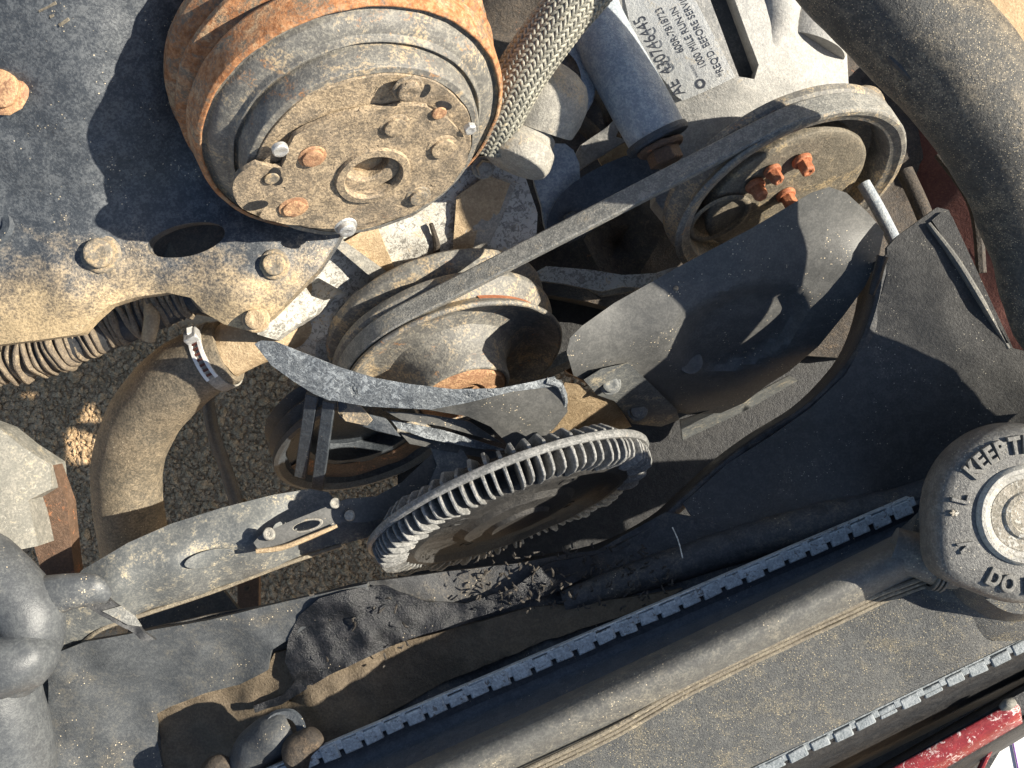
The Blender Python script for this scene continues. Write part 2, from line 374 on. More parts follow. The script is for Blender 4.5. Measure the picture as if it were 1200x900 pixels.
# ---------------------------------------------------------------- ground and what lies on it
GZ = -1185
bm = bmesh.new()
S_ = 40000
g = [bm.verts.new(V(p)) for p in ((-S_, -S_, GZ), (S_, -S_, GZ), (S_, S_, GZ), (-S_, S_, GZ))]; bm.faces.new(g)
tag(put("ground", bm, M['sand']), "sandy bare ground under the car", None, None, 'structure')
def stones(regions, cnt, name, label):
    ico = bmesh.new(); bmesh.ops.create_icosphere(ico, subdivisions=1, radius=1)
    vb = np.array([v.co[:] for v in ico.verts]); fb = np.array([[v.index for v in f.verts] for f in ico.faces]); ico.free()
    rs = np.random.RandomState(3); VS = []; FS = []; k = 0
    for (x0, y0, x1, y1), c_ in zip(regions, cnt):
        for _ in range(c_):
            p = P(rs.uniform(x0, x1), rs.uniform(y0, y1), GZ)
            s = rs.gamma(2.2, 1.0)+2.2; sc3 = s*rs.uniform(.6, 1.3, 3)*np.array([1, 1, .75])
            v = vb*(1+rs.uniform(-.22, .22, (len(vb), 1)))*sc3
            a = rs.uniform(0, 6.28); ca, sa = math.cos(a), math.sin(a)
            v = np.stack([v[:, 0]*ca-v[:, 1]*sa, v[:, 0]*sa+v[:, 1]*ca, v[:, 2]], 1)
            VS.append(v+np.array([p.x, p.y, p.z+s*.25])); FS.append(fb+k*len(vb)); k += 1
    VV = np.concatenate(VS)*U; FF = np.concatenate(FS)
    me = bpy.data.meshes.new(name); me.from_pydata(VV.tolist(), [], FF.tolist()); me.materials.append(M['stone'])
    o = bpy.data.objects.new(name, me); C.objects.link(o)
    tag(o, label, None, None, 'stuff')
stones([(-80, 380, 470, 740), (560, 340, 760, 520)], [34000, 5000], "gravel", "brown gravel and grit on the ground under the engine")

# added sheet under the engine, shaped for the light: it keeps most of the gravel in shade and lets a few sun patches through
def ground_to(px, py, z):
    p = P(px, py, GZ); t = (z-GZ)/(-SUN.z); q = p-SUN*t
    k = (H-z)/H; return (q.x/k+600, 450-q.y/k)

# added sheet under the engine, shaped for the light: it keeps most of the gravel in shade and lets a few sun patches through
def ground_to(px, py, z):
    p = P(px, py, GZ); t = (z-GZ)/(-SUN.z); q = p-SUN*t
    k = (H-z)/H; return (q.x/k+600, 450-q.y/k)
TZ = -470
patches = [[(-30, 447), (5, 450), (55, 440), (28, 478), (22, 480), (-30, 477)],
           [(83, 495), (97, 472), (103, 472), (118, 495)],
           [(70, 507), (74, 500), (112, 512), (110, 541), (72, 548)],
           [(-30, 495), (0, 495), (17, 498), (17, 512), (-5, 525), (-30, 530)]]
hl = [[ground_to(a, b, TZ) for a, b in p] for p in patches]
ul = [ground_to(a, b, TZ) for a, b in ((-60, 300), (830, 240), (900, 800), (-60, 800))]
tag(put("shade_sheet", surf(ul, lambda a, b: P(a, b, TZ), 8, hl, 60), M['black']), "added dark sheet low beneath the engine, cut to shade the gravel", "shield")
# engine block mass in the depth
bm = surf([(150, -160), (1010, -160), (1120, 120), (1150, 230), (1120, 330), (1000, 420), (800, 380), (640, 345), (520, 330), (420, 380), (330, 380), (190, 360), (60, 330)],
          zmap([(150, -160, -430), (1010, -160, -430), (1120, 300, -430), (640, 340, -400), (300, 380, -400), (600, 100, -360)]), 150, res=22, smooth=3, amp=34, nsc=.012)
eb = thing("engine_block", "grimy dark engine block deep behind the pulleys and brackets", "engine block", P(600, 100, -400))
put("casting", bm, M['block'], eb)
bm = surf([(690, 330), (760, 350), (800, 400), (790, 470), (690, 450), (640, 400)], lambda a, b: P(a, b, -520), 60, res=12, smooth=3, amp=10)
put("sump_flange", bm, M['rustframe'], eb, bevel=2)
for q, (a, b, c_, d_) in enumerate([(650, 120, 720, 190), (690, 90, 720, 160), (1060, 200, 1100, 330)]):
    put("pipe", tube([P(a, b, -300), P((a+c_)/2+8, (b+d_)/2, -285), P(c_, d_, -305)], [12, 12, 12], 14), M['block'], eb)

# brown frame member and dark red panel behind the big hose, top right
fr = thing("inner_fender_panel", "dull dark red inner panel in shadow under the big black hose", "panel", P(1110, 180, -500))
put("panel", surf([(1040, 60), (1125, 60), (1175, 170), (1230, 300), (1240, 520), (1150, 420), (1090, 260)], zmap([(1040, 60, -420), (1125, 60, -330), (1230, 300, -360), (1100, 260, -420), (1150, 420, -400), (1240, 520, -340)]), 10, res=20, amp=8), M['darkred'], fr)
put("flange", tube([P(1100, 180, -330), P(1140, 240, -320), P(1150, 320, -320)], [8, 8, 8], 8), M['block'], fr)

# ---------------------------------------------------------------- mounting bracket, left
bk = thing("mounting_bracket", "large dark painted steel bracket with dusty curled lower edge at upper left", "bracket", P(120, 200, -20))
def ell(cx, cy, a, b, ang, n=28):
    t = R_(ang); return [(cx+a*math.cos(u)*math.cos(t)-b*math.sin(u)*math.sin(t), cy+a*math.cos(u)*math.sin(t)+b*math.sin(u)*math.cos(t)) for u in [2*math.pi*i/n for i in range(n)]]
plo = [(-60, -60), (400, -60), (470, 60), (440, 200), (395, 283), (372, 318), (345, 345), (318, 372), (292, 388), (262, 380), (240, 367), (224, 349), (196, 343), (160, 348), (128, 358), (110, 374), (95, 391), (50, 398), (0, 404), (-60, 410)]
pz = zmap([(-60, -60, 190), (120, -60, 185), (300, -60, 90), (0, 100, 125), (100, 110, 122), (0, 200, 75), (110, 210, 65), (200, 180, 35), (120, 295, 24), (30, 300, 30), (0, 340, 28), (80, 352, 24),
           (0, 400, -10), (60, 394, -8), (100, 384, -8), (150, 335, 10), (160, 350, -4), (220, 330, 8), (224, 350, -6), (270, 350, 8), (320, 320, 2), (320, 368, -18), (385, 285, -20), (215, 250, 2), (290, 382, -22), (400, 100, -80)])
bm = surf(plo, pz, 22, [ell(218, 281, 47, 19, -12)], 11, amp=5, nsc=.02)
put("plate", bm, M['plate'], bk, bevel=4, seg=3)
def up_at(f, a, b, dz=0): q = f(a, b); return P(a, b, q.z+dz)
nb = V((.12, -.08, 1))
hexbolt(up_at(pz, 118, 297), nb, 17, 15, M['bolt'], bk, hexa=False, label="large dust caked bolt")
hexbolt(up_at(pz, 322, 310, 2), nb, 13, 12, M['bolt'], bk, hexa=False, label="bolt near the tip of the bracket")
hexbolt(up_at(pz, 300, 374, 4), nb, 12, 10, M['tan'], bk, hexa=False)
rb = hexbolt(up_at(pz, 3, 105), V((.05, -.1, 1)), 20, 12, M['rustbolt'], bk, hexa=False, label="orange rusty bolt at the left edge")
put("port_ring", lathe(up_at(pz, -9, 262, -6), V((.1, 0, 1)), [(10, -6), (20, -6), (26, 4), (22, 9), (14, 8), (12, -4)], 32), M['steel_dark'], bk)
for (a, b, c_, d_) in [(45, 13, 66, 3), (58, 20, 63, 17), (69, 30, 81, 22)]:
    bm = bmesh.new(); p, q = up_at(pz, a, b, 1.2), up_at(pz, c_, d_, 1.2); ax = (q-p).normalized(); box(bm, (p+q)/2, ax, ax.cross(V((0, 0, 1))), V((0, 0, 1)), (q-p).length, 3.4, 1.6)
    put("scrape", bm, M['ribs'], bk, bevel=.5)

# ---------------------------------------------------------------- big pulley, upper left
def nshift(px, py, z): return P(px, py, z)
pc = P(417, 152, 92)                     # centre of its front rim
RR = 172.0
pu = thing("compressor_pulley", "big rusty belt pulley with dusty bolted hub plate at top left", "pulley", pc, 'engine belt pulleys')
prof = [(40, -116), (RR*1.03, -118), (RR*1.065, -112), (RR*1.07, -98), (RR*1.05, -92), (RR*.95, -80), (RR*1.03, -70), (RR*1.045, -66), (RR*1.045, -60), (RR*.93, -48), (RR*1.0, -38), (RR*1.015, -33), (RR, -10), (RR*.99, -3), (RR*.965, 0), (RR*.955, -1)]
put("grooved_rim", lathe(pc, N, prof, 160, wob=1.2), M['pulley_rim'], pu, bevel=.8, smooth=28)
prof = [(RR*.955, -3), (RR*.945, -7), (RR*.925, -5), (RR*.91, 1), (RR*.86, 8), (RR*.815, 10), (RR*.80, 16), (RR*.79, 17), (RR*.78, 11), (RR*.765, 13), (RR*.755, 34), (RR*.74, 41), (RR*.70, 42)]
put("front_face", lathe(pc, N, prof, 160, wob=1.0), M['pulley_grey'], pu, bevel=.8, smooth=28)
hp = pc+N*42
prof = [(RR*.70, 0), (RR*.69, 5), (RR*.60, 5.5), (RR*.24, 7), (RR*.235, 13), (RR*.155, 13), (RR*.14, 10), (RR*.14, -30), (.1, -30)]
put("hub_plate", lathe(hp-N*4, N, [(RR*.745, -3), (RR*.735, 3)]+prof, 120, wob=2.2), M['hub'], pu, bevel=.6)
# raised inner spider with rounded lobes
def onhub(a, b, h=7): return on_plane(a, b, hp+N*h, N)
inner = [(278, 238), (274, 212), (300, 192), (330, 196), (345, 160), (400, 135), (445, 128), (500, 126), (535, 150), (548, 170), (545, 195), (520, 226), (480, 248), (430, 262), (380, 268), (330, 262), (300, 253)]
hole = ell(437, 205, 38, 19, -14)
def hubmap(h):
    return lambda a, b: onhub(a, b, h)
put("armature_plate", surf(inner, hubmap(11), 6, [hole], 9, tdir=-N, smooth=3, amp=2.5, nsc=.05), M['hub'], pu, bevel=1.2)
put("retainer_collar", lathe(on_plane(437, 205, hp+N*11, N), N, [(42, 0), (41, 4), (33, 5), (31, 2), (31, -12)], 64, wob=.8), M['hub'], pu)
put("shaft_end", lathe(on_plane(432, 212, hp-N*6, N), N, [(36, -14), (36, 0), (20, 3), (8, 3), (6, -4), (.1, -4)], 40, wob=1), M['tan'], pu)
for (a, b, r, h, m, hx) in [(327, 171, 8.5, 12, 'silver', 0), (366, 183, 11, 8, 'rustbolt', 0), (478, 103, 12, 12, 'hub', 0), (463, 147, 12, 7, 'hub', 0), (518, 172, 13, 7, 'hub', 0),
                            (549, 147, 7.5, 12, 'silver', 1), (490, 229, 11, 9, 'bolt', 0), (344, 243, 12, 5, 'rustbolt', 0), (405, 264, 10, 15, 'silver', 0), (514, 131, 8, 5, 'rustbolt', 0), (318, 208, 8, 4, 'bolt', 0)]:
    hexbolt(onhub(a, b, 11 if m != 'silver' else 9), N, r, h*.68, M[m], pu, hexa=bool(hx), washer=r > 9)
for (a, b, l_, wd, an) in [(300, 241, 15, 5, -10), (498, 107, 9, 5, -50), (323, 203, 7, 6, 30), (326, 212, 5, 6, 60), (520, 124, 10, 5, 10)]:
    put("slot", surf(ell(a, b, l_, wd, an, 16), hubmap(12.2), 1.0, res=6, tdir=-N), M['black'], pu)
# rear housing behind the pulley (top left)
put("rear_housing", lathe(pc-N*178+V((-14, 10, 0)), N, [(60, -60), (150, -60), (156, -50), (156, 20), (148, 28), (60, 28)], 96, wob=1.5), M['plate'], pu, bevel=2)

# ---------------------------------------------------------------- timing cover webs
tcv = thing("timing_cover", "dusty flaking alloy cover with cast webs between the big pulley and the belt", "engine cover", P(470, 290, -170))
tz = zmap([(300, 390, -110), (390, 285, -100), (480, 230, -120), (600, 180, -130), (660, 300, -170), (500, 330, -190), (420, 350, -180), (350, 390, -150)])
put("cover", surf([(330, 345), (392, 288), (440, 230), (560, 190), (612, 196), (630, 250), (628, 290), (560, 306), (500, 318), (452, 330), (425, 350), (395, 345), (372, 368), (345, 382), (322, 398), (302, 392), (296, 372)],
         tz, 30, [[(352, 332), (374, 326), (408, 345), (380, 352), (360, 345)]], 9, amp=7, nsc=.03), M['flaked'], tcv, bevel=3)
put("web", surf([(388, 285), (400, 280), (470, 330), (448, 336)], lambda a, b: up_at(tz, a, b, 26), 30, res=8, amp=2), M['alloy'], tcv, bevel=2)
put("web", surf([(404, 283), (440, 262), (456, 300), (468, 330), (455, 330)], lambda a, b: up_at(tz, a, b, 12), 22, res=8, amp=3), M['tan'], tcv, bevel=2)
put("web", surf([(545, 270), (560, 262), (592, 212), (604, 218), (575, 282), (556, 296)], lambda a, b: up_at(tz, a, b, 8), 22, res=8, amp=2), M['alloy'], tcv, bevel=2)
put("flange_piece", surf([(535, 230), (570, 205), (598, 215), (585, 250), (560, 268), (552, 300), (530, 300)], lambda a, b: up_at(tz, a, b, 8), 14, res=8, amp=3), M['tan'], tcv, bevel=2)
hexbolt(up_at(tz, 566, 196, 18), V((.3, -.4, .9)), 11, 14, M['alloy'], tcv)
put("gasket_edge", tube([up_at(tz, 505, 318, 4), up_at(tz, 512, 290, 8), up_at(tz, 505, 262, 8)], [3, 4, 3], 8, wob=1.5), M['block'], tcv)
# pump neck, hose clamp, lower hose
pn = thing("water_pump_housing", "dusty tan water pump housing with outlet neck holding the lower hose", "pump housing", P(290, 390, -180))
put("neck", tube([P(395, 345, -250), P(340, 368, -215), P(300, 392, -190), P(262, 418, -185)], [52, 48, 38, 34], 32, wob=5), M['tan'], pn)
put("body", lathe(P(420, 385, -250), N, [(10, -60), (80, -60), (92, -40), (95, 0), (70, 26), (10, 30)], 64, wob=5), M['flaked'], pn)
hexbolt(P(301, 374, -148), V((-.2, .2, 1)), 13, 10, M['tan'], pn, hexa=False)
lh = thing("lower_radiator_hose", "fat dust covered rubber hose curving down over the gravel at left", "hose", P(150, 560, -300))
hpth = [P(268, 412, -186), P(240, 424, -192), P(205, 448, -215), P(168, 492, -250), P(149, 550, -290), P(155, 625, -340), P(170, 700, -420), P(180, 760, -560)]
put("hose_wall", tube(hpth, [43, 46, 50, 50, 49, 50, 50, 50], 48, wob=1.5), M['rubber_dusty'], lh)
cl = thing("hose_clamp", "bright slotted worm clamp round the hose end at the dusty neck", "hose clamp", P(255, 415, -180))
cdir = (P(262, 415, -188)-P(228, 432, -198)).normalized()
put("band", lathe(P(254, 418, -190), cdir, [(45, -9), (47.5, -9), (47.5, 9), (45, 9), (45, -9)], 64), M['alloy'], cl, bevel=.5)
# visible slotted strip facing the camera
bm = bmesh.new(); e1, e2 = frame(cdir)
cc = P(254, 418, -190); upv = V((0, 0, 1)); sd = cdir.cross(upv).normalized(); uu = sd.cross(cdir)
for i in range(7):
    a = R_(62+i*9); dr = sd*math.cos(a)+uu*math.sin(a); tg = -sd*math.sin(a)+uu*math.cos(a)
    b2 = bmesh.new(); box(b2, cc+dr*49, cdir, tg, dr, 8, 3.2, 1.2); put("slot", b2, M['darkred'], cl)
for s in (-1, 1):
    b2 = bmesh.new()
    for i in range(9):
        a = R_(58+i*8.2); dr = sd*math.cos(a)+uu*math.sin(a); tg = -sd*math.sin(a)+uu*math.cos(a)
        box(b2, cc+dr*48.6+cdir*(s*6.5), cdir, tg, dr, 4.6, 7.5, 2)
    put("rail", b2, M['white'], cl)
a = R_(128); dr = sd*math.cos(a)+uu*math.sin(a)
b2 = bmesh.new(); box(b2, cc+dr*53, cdir, dr.cross(cdir), dr, 20, 18, 12); put("worm_housing", b2, M['silver'], cl, bevel=2)
put("screw", lathe(cc+dr*54-cdir.cross(dr)*10, cdir.cross(dr), [(0, 0), (7, 0), (7, 10), (5, 12), (.1, 12)], 6), M['white'], cl)

# corrugated hose under the bracket
cr = thing("corrugated_hose", "dusty ribbed corrugated hose under the bracket's lower edge", "hose", P(90, 390, -150))
put("inner_wall", tube([P(-50, 430, -160), P(40, 418, -158), P(110, 392, -150), P(190, 358, -150), P(240, 335, -150)], [24, 26, 28, 28, 28], 20), M['rubber_black'], cr)
cp = cat([P(-50, 430, -160), P(40, 415, -158), P(110, 388, -150), P(180, 360, -150), P(240, 335, -150)], False, 40)
L = 0; last = cp[0]; k = 0; nxt = 0
for i in range(1, len(cp)-1):
    L += (cp[i]-cp[i-1]).length
    if L >= nxt:
        r = 32+random.uniform(-3, 4); nxt += 9.5+random.uniform(-2, 3)
        ax = (cp[i+1]-cp[i-1]).normalized()
        ax = (ax+V((random.uniform(-.2, .2), random.uniform(-.2, .2), 0))).normalized()
        put("rib", lathe(cp[i], ax, [(r-7, -4), (r-1, -3.4), (r+1, -1), (r+1, 1), (r-1, 3.4), (r-7, 4)], 36, wob=5), M['corr'], cr)
put("end_sleeve", tube([P(172, 352, -135), P(178, 372, -120), P(174, 398, -128)], [9, 10, 9], 16, wob=1), M['tan'], cr)

# ---------------------------------------------------------------- belt pulleys
def pulley(name, label, c, R, prof, mat, wob=.5, smooth=28):
    t = thing(name, label, "pulley", c, 'engine belt pulleys')
    put("rim", lathe(c, N, [(r*R, h) for r, h in prof], 140, wob=wob), mat, t, bevel=.8, smooth=smooth)
    return t
cA = E(927, 236, 16); kA = (H-cA.z)/H; RA = 145*kA
cB = E(533, 437, 22); kB = (H-cB.z)/H; RB = 135*kB
sp = pulley("steering_pump_pulley", "dished belt pulley with four orange rusty bolts at upper right", cA, RA,
            [(.2, -48), (.97, -48), (1, -45), (1, -36), (.92, -16), (1, -4), (1, -2), (.985, 0), (.95, 0), (.925, -3), (.865, -6), (.845, -12), (.82, -40), (.78, -44), (.5, -44)], M['pulley_grey'])
put("hub_disc", lathe(cA, N, [(.66*RA, -44), (.70*RA, -20), (.69*RA, -15), (.66*RA, -13), (.62*RA, -13), (.05*RA, -9), (.1, -9)], 96, wob=1.6), M['hub2'], sp, bevel=1)
put("hub_ring", lathe(on_plane(843, 256, cA-N*8, N), N, [(36, 0), (39, 1.5), (42, 1.5), (45, 0)], 48, wob=1.2), M['hub2'], sp)
for (a, b, s) in [(943, 197, 1.0), (888, 226, 1.0), (924, 237, 1.0), (908, 208, .9)]:
    p = on_plane(a-4*s, b-10*s, cA-N*9, N); hexbolt(p, N, 9.5*s, 22*s, M['redbolt'], sp)
wp = pulley("water_pump_pulley", "two groove grey belt pulley with deep worn dish below the belt", cB, RB,
            [(.3, -92), (.98, -92), (1, -88), (1, -80), (.99, -76), (.87, -66), (.99, -54), (1, -51), (1, -44), (.90, -22), (1, -5), (1.0, -2), (.985, 0), (.965, 0), (.95, -4), (.91, -10), (.82, -20), (.68, -24), (.56, -18), (.48, -4), (.445, 14), (.435, 32), (.42, 36), (.40, 37), (.39, 33)], M['pulley_grey'], wob=.8)
put("hub_cup", lathe(cB+N*34, N, [(.395*RB, 0), (.36*RB, 4), (.20*RB, 5), (.17*RB, 1), (.1, 1)], 64, wob=1), M['rustbolt'], wp)
put("rust_patch", lathe(cB-N*22, N, [(.905*RB, -3), (.925*RB, 3), (.955*RB, 12)], 40, wob=.3, a0=R_(18), a1=R_(62)), M['redbolt'], wp)
lp_c = E(432, 520, 10); RL = 112*(H-lp_c.z)/H
lp = pulley("crank_pulley", "dark lower pulley with oval window under the broken fan blade", lp_c, RL,
            [(.2, -60), (.97, -60), (1, -56), (.9, -44), (1, -32), (.9, -20), (1, -8), (1, 0), (.95, 2), (.88, -4), (.84, -16), (.60, -22), (.58, -50), (.05, -52)], M['steel_dark'])
put("dust_ring", lathe(lp_c, N, [(.66*RL, -20), (.74*RL, -16), (.82*RL, -14), (.86*RL, -12)], 96, wob=2, a0=math.pi, a1=2*math.pi), M['rustframe'], lp)

# belt round the two pulleys
def belt():
    e1, e2 = frame(N); ca = cA-N*16; cb = cB-N*22
    rc = .985
    ra, rb = RA*rc, RB*rc
    dv = ca-cb; dv -= N*dv.dot(N); D = dv.length; ux = dv.normalized(); uy = N.cross(ux)
    off = ca-(cb+dv)
    al = math.acos((rb-ra)/D); pts = []
    # top (uy +) tangent: angle al from ux
    for i in range(29):                       # round A from +al down to -al (through ux)
        a = al-2*al*i/28; pts.append((D+ra*math.cos(a), ra*math.sin(a), 1))
    n_s = 30
    pb0 = (rb*math.cos(-al), rb*math.sin(-al)); pa1 = pts[-1]
    for i in range(1, n_s): t = i/n_s; pts.append((pa1[0]+(pb0[0]-pa1[0])*t, pa1[1]+(pb0[1]-pa1[1])*t, 1-t))
    for i in range(41):
        a = -al-(2*math.pi-2*al)*i/40; pts.append((rb*math.cos(a), rb*math.sin(a), 0))
    pa0 = pts[0]; pb1 = pts[-1]
    for i in range(1, n_s): t = i/n_s; pts.append((pb1[0]+(pa0[0]-pb1[0])*t, pb1[1]+(pa0[1]-pb1[1])*t, t))
    bm = bmesh.new(); rings = []; n = len(pts)
    for i in range(n):
        x, y, t = pts[i]; x0, y0, _ = pts[i-1]; x1, y1, _ = pts[(i+1) % n]
        tx, ty = x1-x0, y1-y0; l_ = math.hypot(tx, ty); nx, ny = -ty/l_, tx/l_
        # outward
        cx, cy = (D*t, 0)
        if nx*(x-cx)+ny*(y-cy) < 0: nx, ny = -nx, -ny
        base = cb+ux*x+uy*y+off*t; o = ux*nx+uy*ny
        w_ = 13.5
        prof = [(2.5, -w_), (3.5, -w_+2), (3.5, w_-2), (2.5, w_), (-11, w_*.62), (-11, -w_*.62)]
        rings.append([bm.verts.new(base+o*a+N*b) for a, b in prof])
    for i in range(n):
        a, b = rings[i], rings[(i+1) % n]
        for k in range(6): bm.faces.new((a[k], a[(k+1) % 6], b[(k+1) % 6], b[k]))
    return bm
tag(put("drive_belt", belt(), M['belt'], smooth=25), "worn dusty belt running from upper right pulley to lower middle pulley", "belt")

# ---------------------------------------------------------------- fan
fc = E(592, 520, 130)
fan = thing("cooling_fan", "grey metal engine fan with one broken blade behind the finned clutch", "fan", fc)
def tw(ctrl): return zmap(ctrl)
def zE(a, b, off): return (a, b, E(a, b, off).z)
rbz = zmap([zE(668, 400, 150), zE(720, 355, 128), zE(800, 312, 120), zE(890, 262, 112), zE(975, 220, 108), zE(700, 440, 160), zE(780, 400, 158), zE(870, 350, 155), zE(960, 300, 150), zE(1030, 270, 140),
            zE(770, 480, 160), zE(850, 470, 172), zE(920, 430, 185), zE(980, 380, 190), zE(1020, 330, 185)])
def rbm(a, b):
    q = rbz(a, b); z = q.z-112+max(0, min(38, (b-330)*.38))-30*max(0, min(1, 1-(a-668)/200))
    u = ((a-865)*.92+(b-385)*-.39)/88; v = ((a-865)*.39+(b-385)*.92)/44
    d = u*u+v*v
    if d < 1: z += -26*min(1, (1-d)*2.2)
    return P(a, b, z)
rout = [(664, 412), (668, 396), (682, 382), (720, 355), (800, 310), (880, 268), (950, 226), (972, 219), (992, 226), (1018, 250), (1036, 272), (1030, 300), (1014, 335), (990, 368), (960, 405), (925, 435), (898, 452), (872, 472), (845, 484), (808, 486), (776, 480), (735, 462), (700, 452), (672, 440)]
put("blade", surf(rout, rbm, 7, res=9), M['blade'], fan, bevel=2, smooth=50, label="wide blade pointing to the upper right")
put("rivet", lathe(up_at(rbm, 808, 424, -3), V((.1, .1, 1)), [(17, 0), (17, 5), (12, 5.5), (9, 4), (.1, 4)], 32), M['blade'], fan)
put("rivet", lathe(up_at(rbm, 792, 338, 0), V((.1, .1, 1)), [(3.5, 0), (3, 2), (.1, 2.4)], 16), M['bolt'], fan)
# blade tail (lower edge of the same blade, lit strip below)
put("blade_tail", surf([(797, 492), (872, 468), (925, 440), (935, 446), (880, 478), (800, 516)], zmap([zE(800, 500, 130), zE(870, 475, 135), zE(935, 443, 142), zE(800, 516, 120), zE(880, 478, 125)]), 8, res=8, amp=2), M['blade_dusty'], fan, bevel=2)
# spider arm carrying the right blade
sam0 = zmap([zE(610, 528, 150), zE(690, 460, 172), zE(735, 425, 172), zE(790, 480, 182), zE(700, 500, 160), zE(640, 500, 158)])
sam = lambda a, b: up_at(sam0, a, b, -120)
put("spider_arm", surf([(684, 445), (705, 432), (736, 425), (765, 452), (793, 480), (796, 492), (775, 500), (742, 497), (720, 470), (700, 463)], lambda a, b: up_at(sam, a, b, 4), 10, res=9), M['blade_dusty'], fan, bevel=2)
put("spider_arm", surf([(600, 540), (628, 505), (650, 478), (662, 448), (676, 450), (700, 462), (722, 470), (740, 500), (700, 512), (640, 520)], lambda a, b: up_at(sam, a, b, -8), 10, res=8, amp=3), M['tan'], fan, bevel=2)
for a, b in ((715, 450), (747, 481)): hexbolt(up_at(sam, a, b, 5), V((.1, -.1, 1)), 11, 7, M['blade_dusty'], fan, hexa=False, name="rivet")
# broken blade, centre
bbz = zmap([(298, 402, -50), (400, 436, -66), (480, 456, -84), (560, 466, -100), (640, 446, -112), (300, 415, -56), (365, 460, -84), (460, 478, -102), (540, 480, -114), (660, 455, -120), (662, 480, -134), (608, 528, -152), (570, 500, -130)])
def bbm(a, b):
    q = bbz(a, b); return q
put("blade", surf([(298, 403), (306, 399), (322, 400), (352, 412), (400, 431), (440, 443), (480, 450), (530, 456), (585, 455), (625, 447), (650, 441), (656, 452), (600, 459), (548, 472), (505, 480), (460, 478), (428, 476), (395, 470), (385, 469), (366, 461), (340, 444), (318, 428)],
                  bbm, 9, res=7, amp=3, nsc=.03), M['blade_worn'], fan, bevel=1.5, label="broken blade with cracked flaking surface")
put("blade_root", surf([(500, 480), (548, 468), (600, 454), (640, 444), (658, 445), (665, 462), (665, 483), (650, 502), (608, 540), (590, 515), (575, 500), (548, 488)],
                  lambda a, b: up_at(bbm, a, b, -6), 6, res=8, amp=1.5), M['blade'], fan, bevel=1.2)
bm = tube([up_at(bbm, 640, 446, 0), up_at(bbm, 656, 452, -2), up_at(bbm, 662, 470, -8), up_at(bbm, 658, 485, -12)], [4, 5, 4, 3], 8, wob=3)
put("torn_lip", bm, M['blade_worn'], fan)
for (a, b, c_, d_) in ((366, 462, 352, 558), (386, 470, 372, 572)):
    bm = bmesh.new(); p, q = P(a, b, -125), P(c_, d_, -215); ax = (q-p).normalized(); sd_ = ax.cross(V((0, 0, 1))).normalized()
    box(bm, (p+q)/2, ax, sd_, sd_.cross(ax), (q-p).length, 16, 8); put("strut", bm, M['steel_dark'], fan, bevel=1)
for (pts, z0, mt) in (([(452, 482), (505, 486), (550, 494), (590, 520), (520, 500), (470, 492)], -150, 'blade'), ([(458, 492), (520, 504), (596, 528), (560, 526), (500, 514), (466, 502)], -160, 'blade_worn'), ([(468, 506), (540, 522), (600, 532), (585, 540), (520, 528), (480, 520)], -172, 'blade'), ([(395, 466), (418, 482), (452, 490), (470, 512), (440, 505), (398, 490)], -160, 'steel_dark')):
    put("torn_sheet", surf(pts, lambda a, b, z0=z0: P(a, b, z0+(a-500)*-.15-(b-500)*.3), 4, res=8, amp=3, nsc=.05), M[mt], fan, bevel=.8)
put("pale_chip", surf([(395, 470), (420, 472), (437, 492), (430, 499), (405, 494), (396, 484)], lambda a, b: P(a, b, -140), 5, res=7, amp=2), M['bolt'], fan, bevel=1)
put("spider_web", surf([(500, 514), (540, 522), (552, 545), (520, 560), (500, 572), (512, 545)], lambda a, b: P(a, b, -185), 8, res=7, amp=3), M['blade_dusty'], fan, bevel=1.2)
# lower left blade
llz = zmap([(95, 668, -120), (200, 615, -140), (300, 588, -165), (385, 580, -200), (130, 690, -100), (210, 665, -112), (300, 628, -136), (60, 745, -140), (100, 740, -144), (180, 712, -165), (260, 686, -185), (340, 655, -205), (430, 630, -235), (70, 700, -115)])
llo = [(40, 760), (62, 712), (96, 668), (150, 636), (200, 614), (260, 595), (320, 580), (362, 573), (384, 577), (396, 590), (400, 600), (440, 596), (470, 585), (460, 605), (430, 630), (400, 638), (335, 660), (250, 692), (160, 722), (118, 735), (80, 765), (60, 790)]
put("blade", surf(llo, llz, 6, res=10), M['blade_dusty'], fan, bevel=1.5, smooth=50, label="dusty blade pointing to the lower left")
lip = [up_at(llz, a, b, 2) for a, b in ((62, 785), (92, 758), (118, 738), (160, 723), (250, 693), (335, 661), (400, 639))]
put("lit_edge_lip", tube(lip, [3]*7, 8, sub=4), M['ribs'], fan)  # paler tube along the blade's rim, standing in for its sunlit edge
put("boss", surf(ell(245, 655, 30, 10, -14), lambda a, b: up_at(llz, a, b, 7), 8, res=7), M['blade_dusty'], fan, bevel=3)
amz = lambda a, b: up_at(llz, a, b, 14)
put("spider_arm", surf([(297, 636), (304, 628), (335, 613), (375, 597), (405, 585), (440, 582), (470, 566), (492, 545), (510, 528), (522, 532), (505, 562), (482, 590), (455, 606), (428, 612), (400, 612), (365, 628), (330, 640), (303, 645)], zmap([(297, 640, -118), (375, 615, -140), (440, 600, -165), (480, 575, -180), (515, 530, -190), (420, 590, -155)]), 8, [ell(359, 616, 17, 5.5, -14)], 7), M['blade'], fan, bevel=1.5)
put("arm_edge", tube([P(300, 646, -120), P(330, 642, -124), P(362, 630, -130), P(395, 616, -138)], [3, 3.5, 3.5, 2.5], 8, sub=3), M['tan'], fan)
put("eyelet", surf(ell(359, 616, 20, 7.5, -14), lambda a, b: P(a, b, -132), 3, [ell(359, 616, 16, 5, -14)], 5), M['alloy'], fan, bevel=.8)
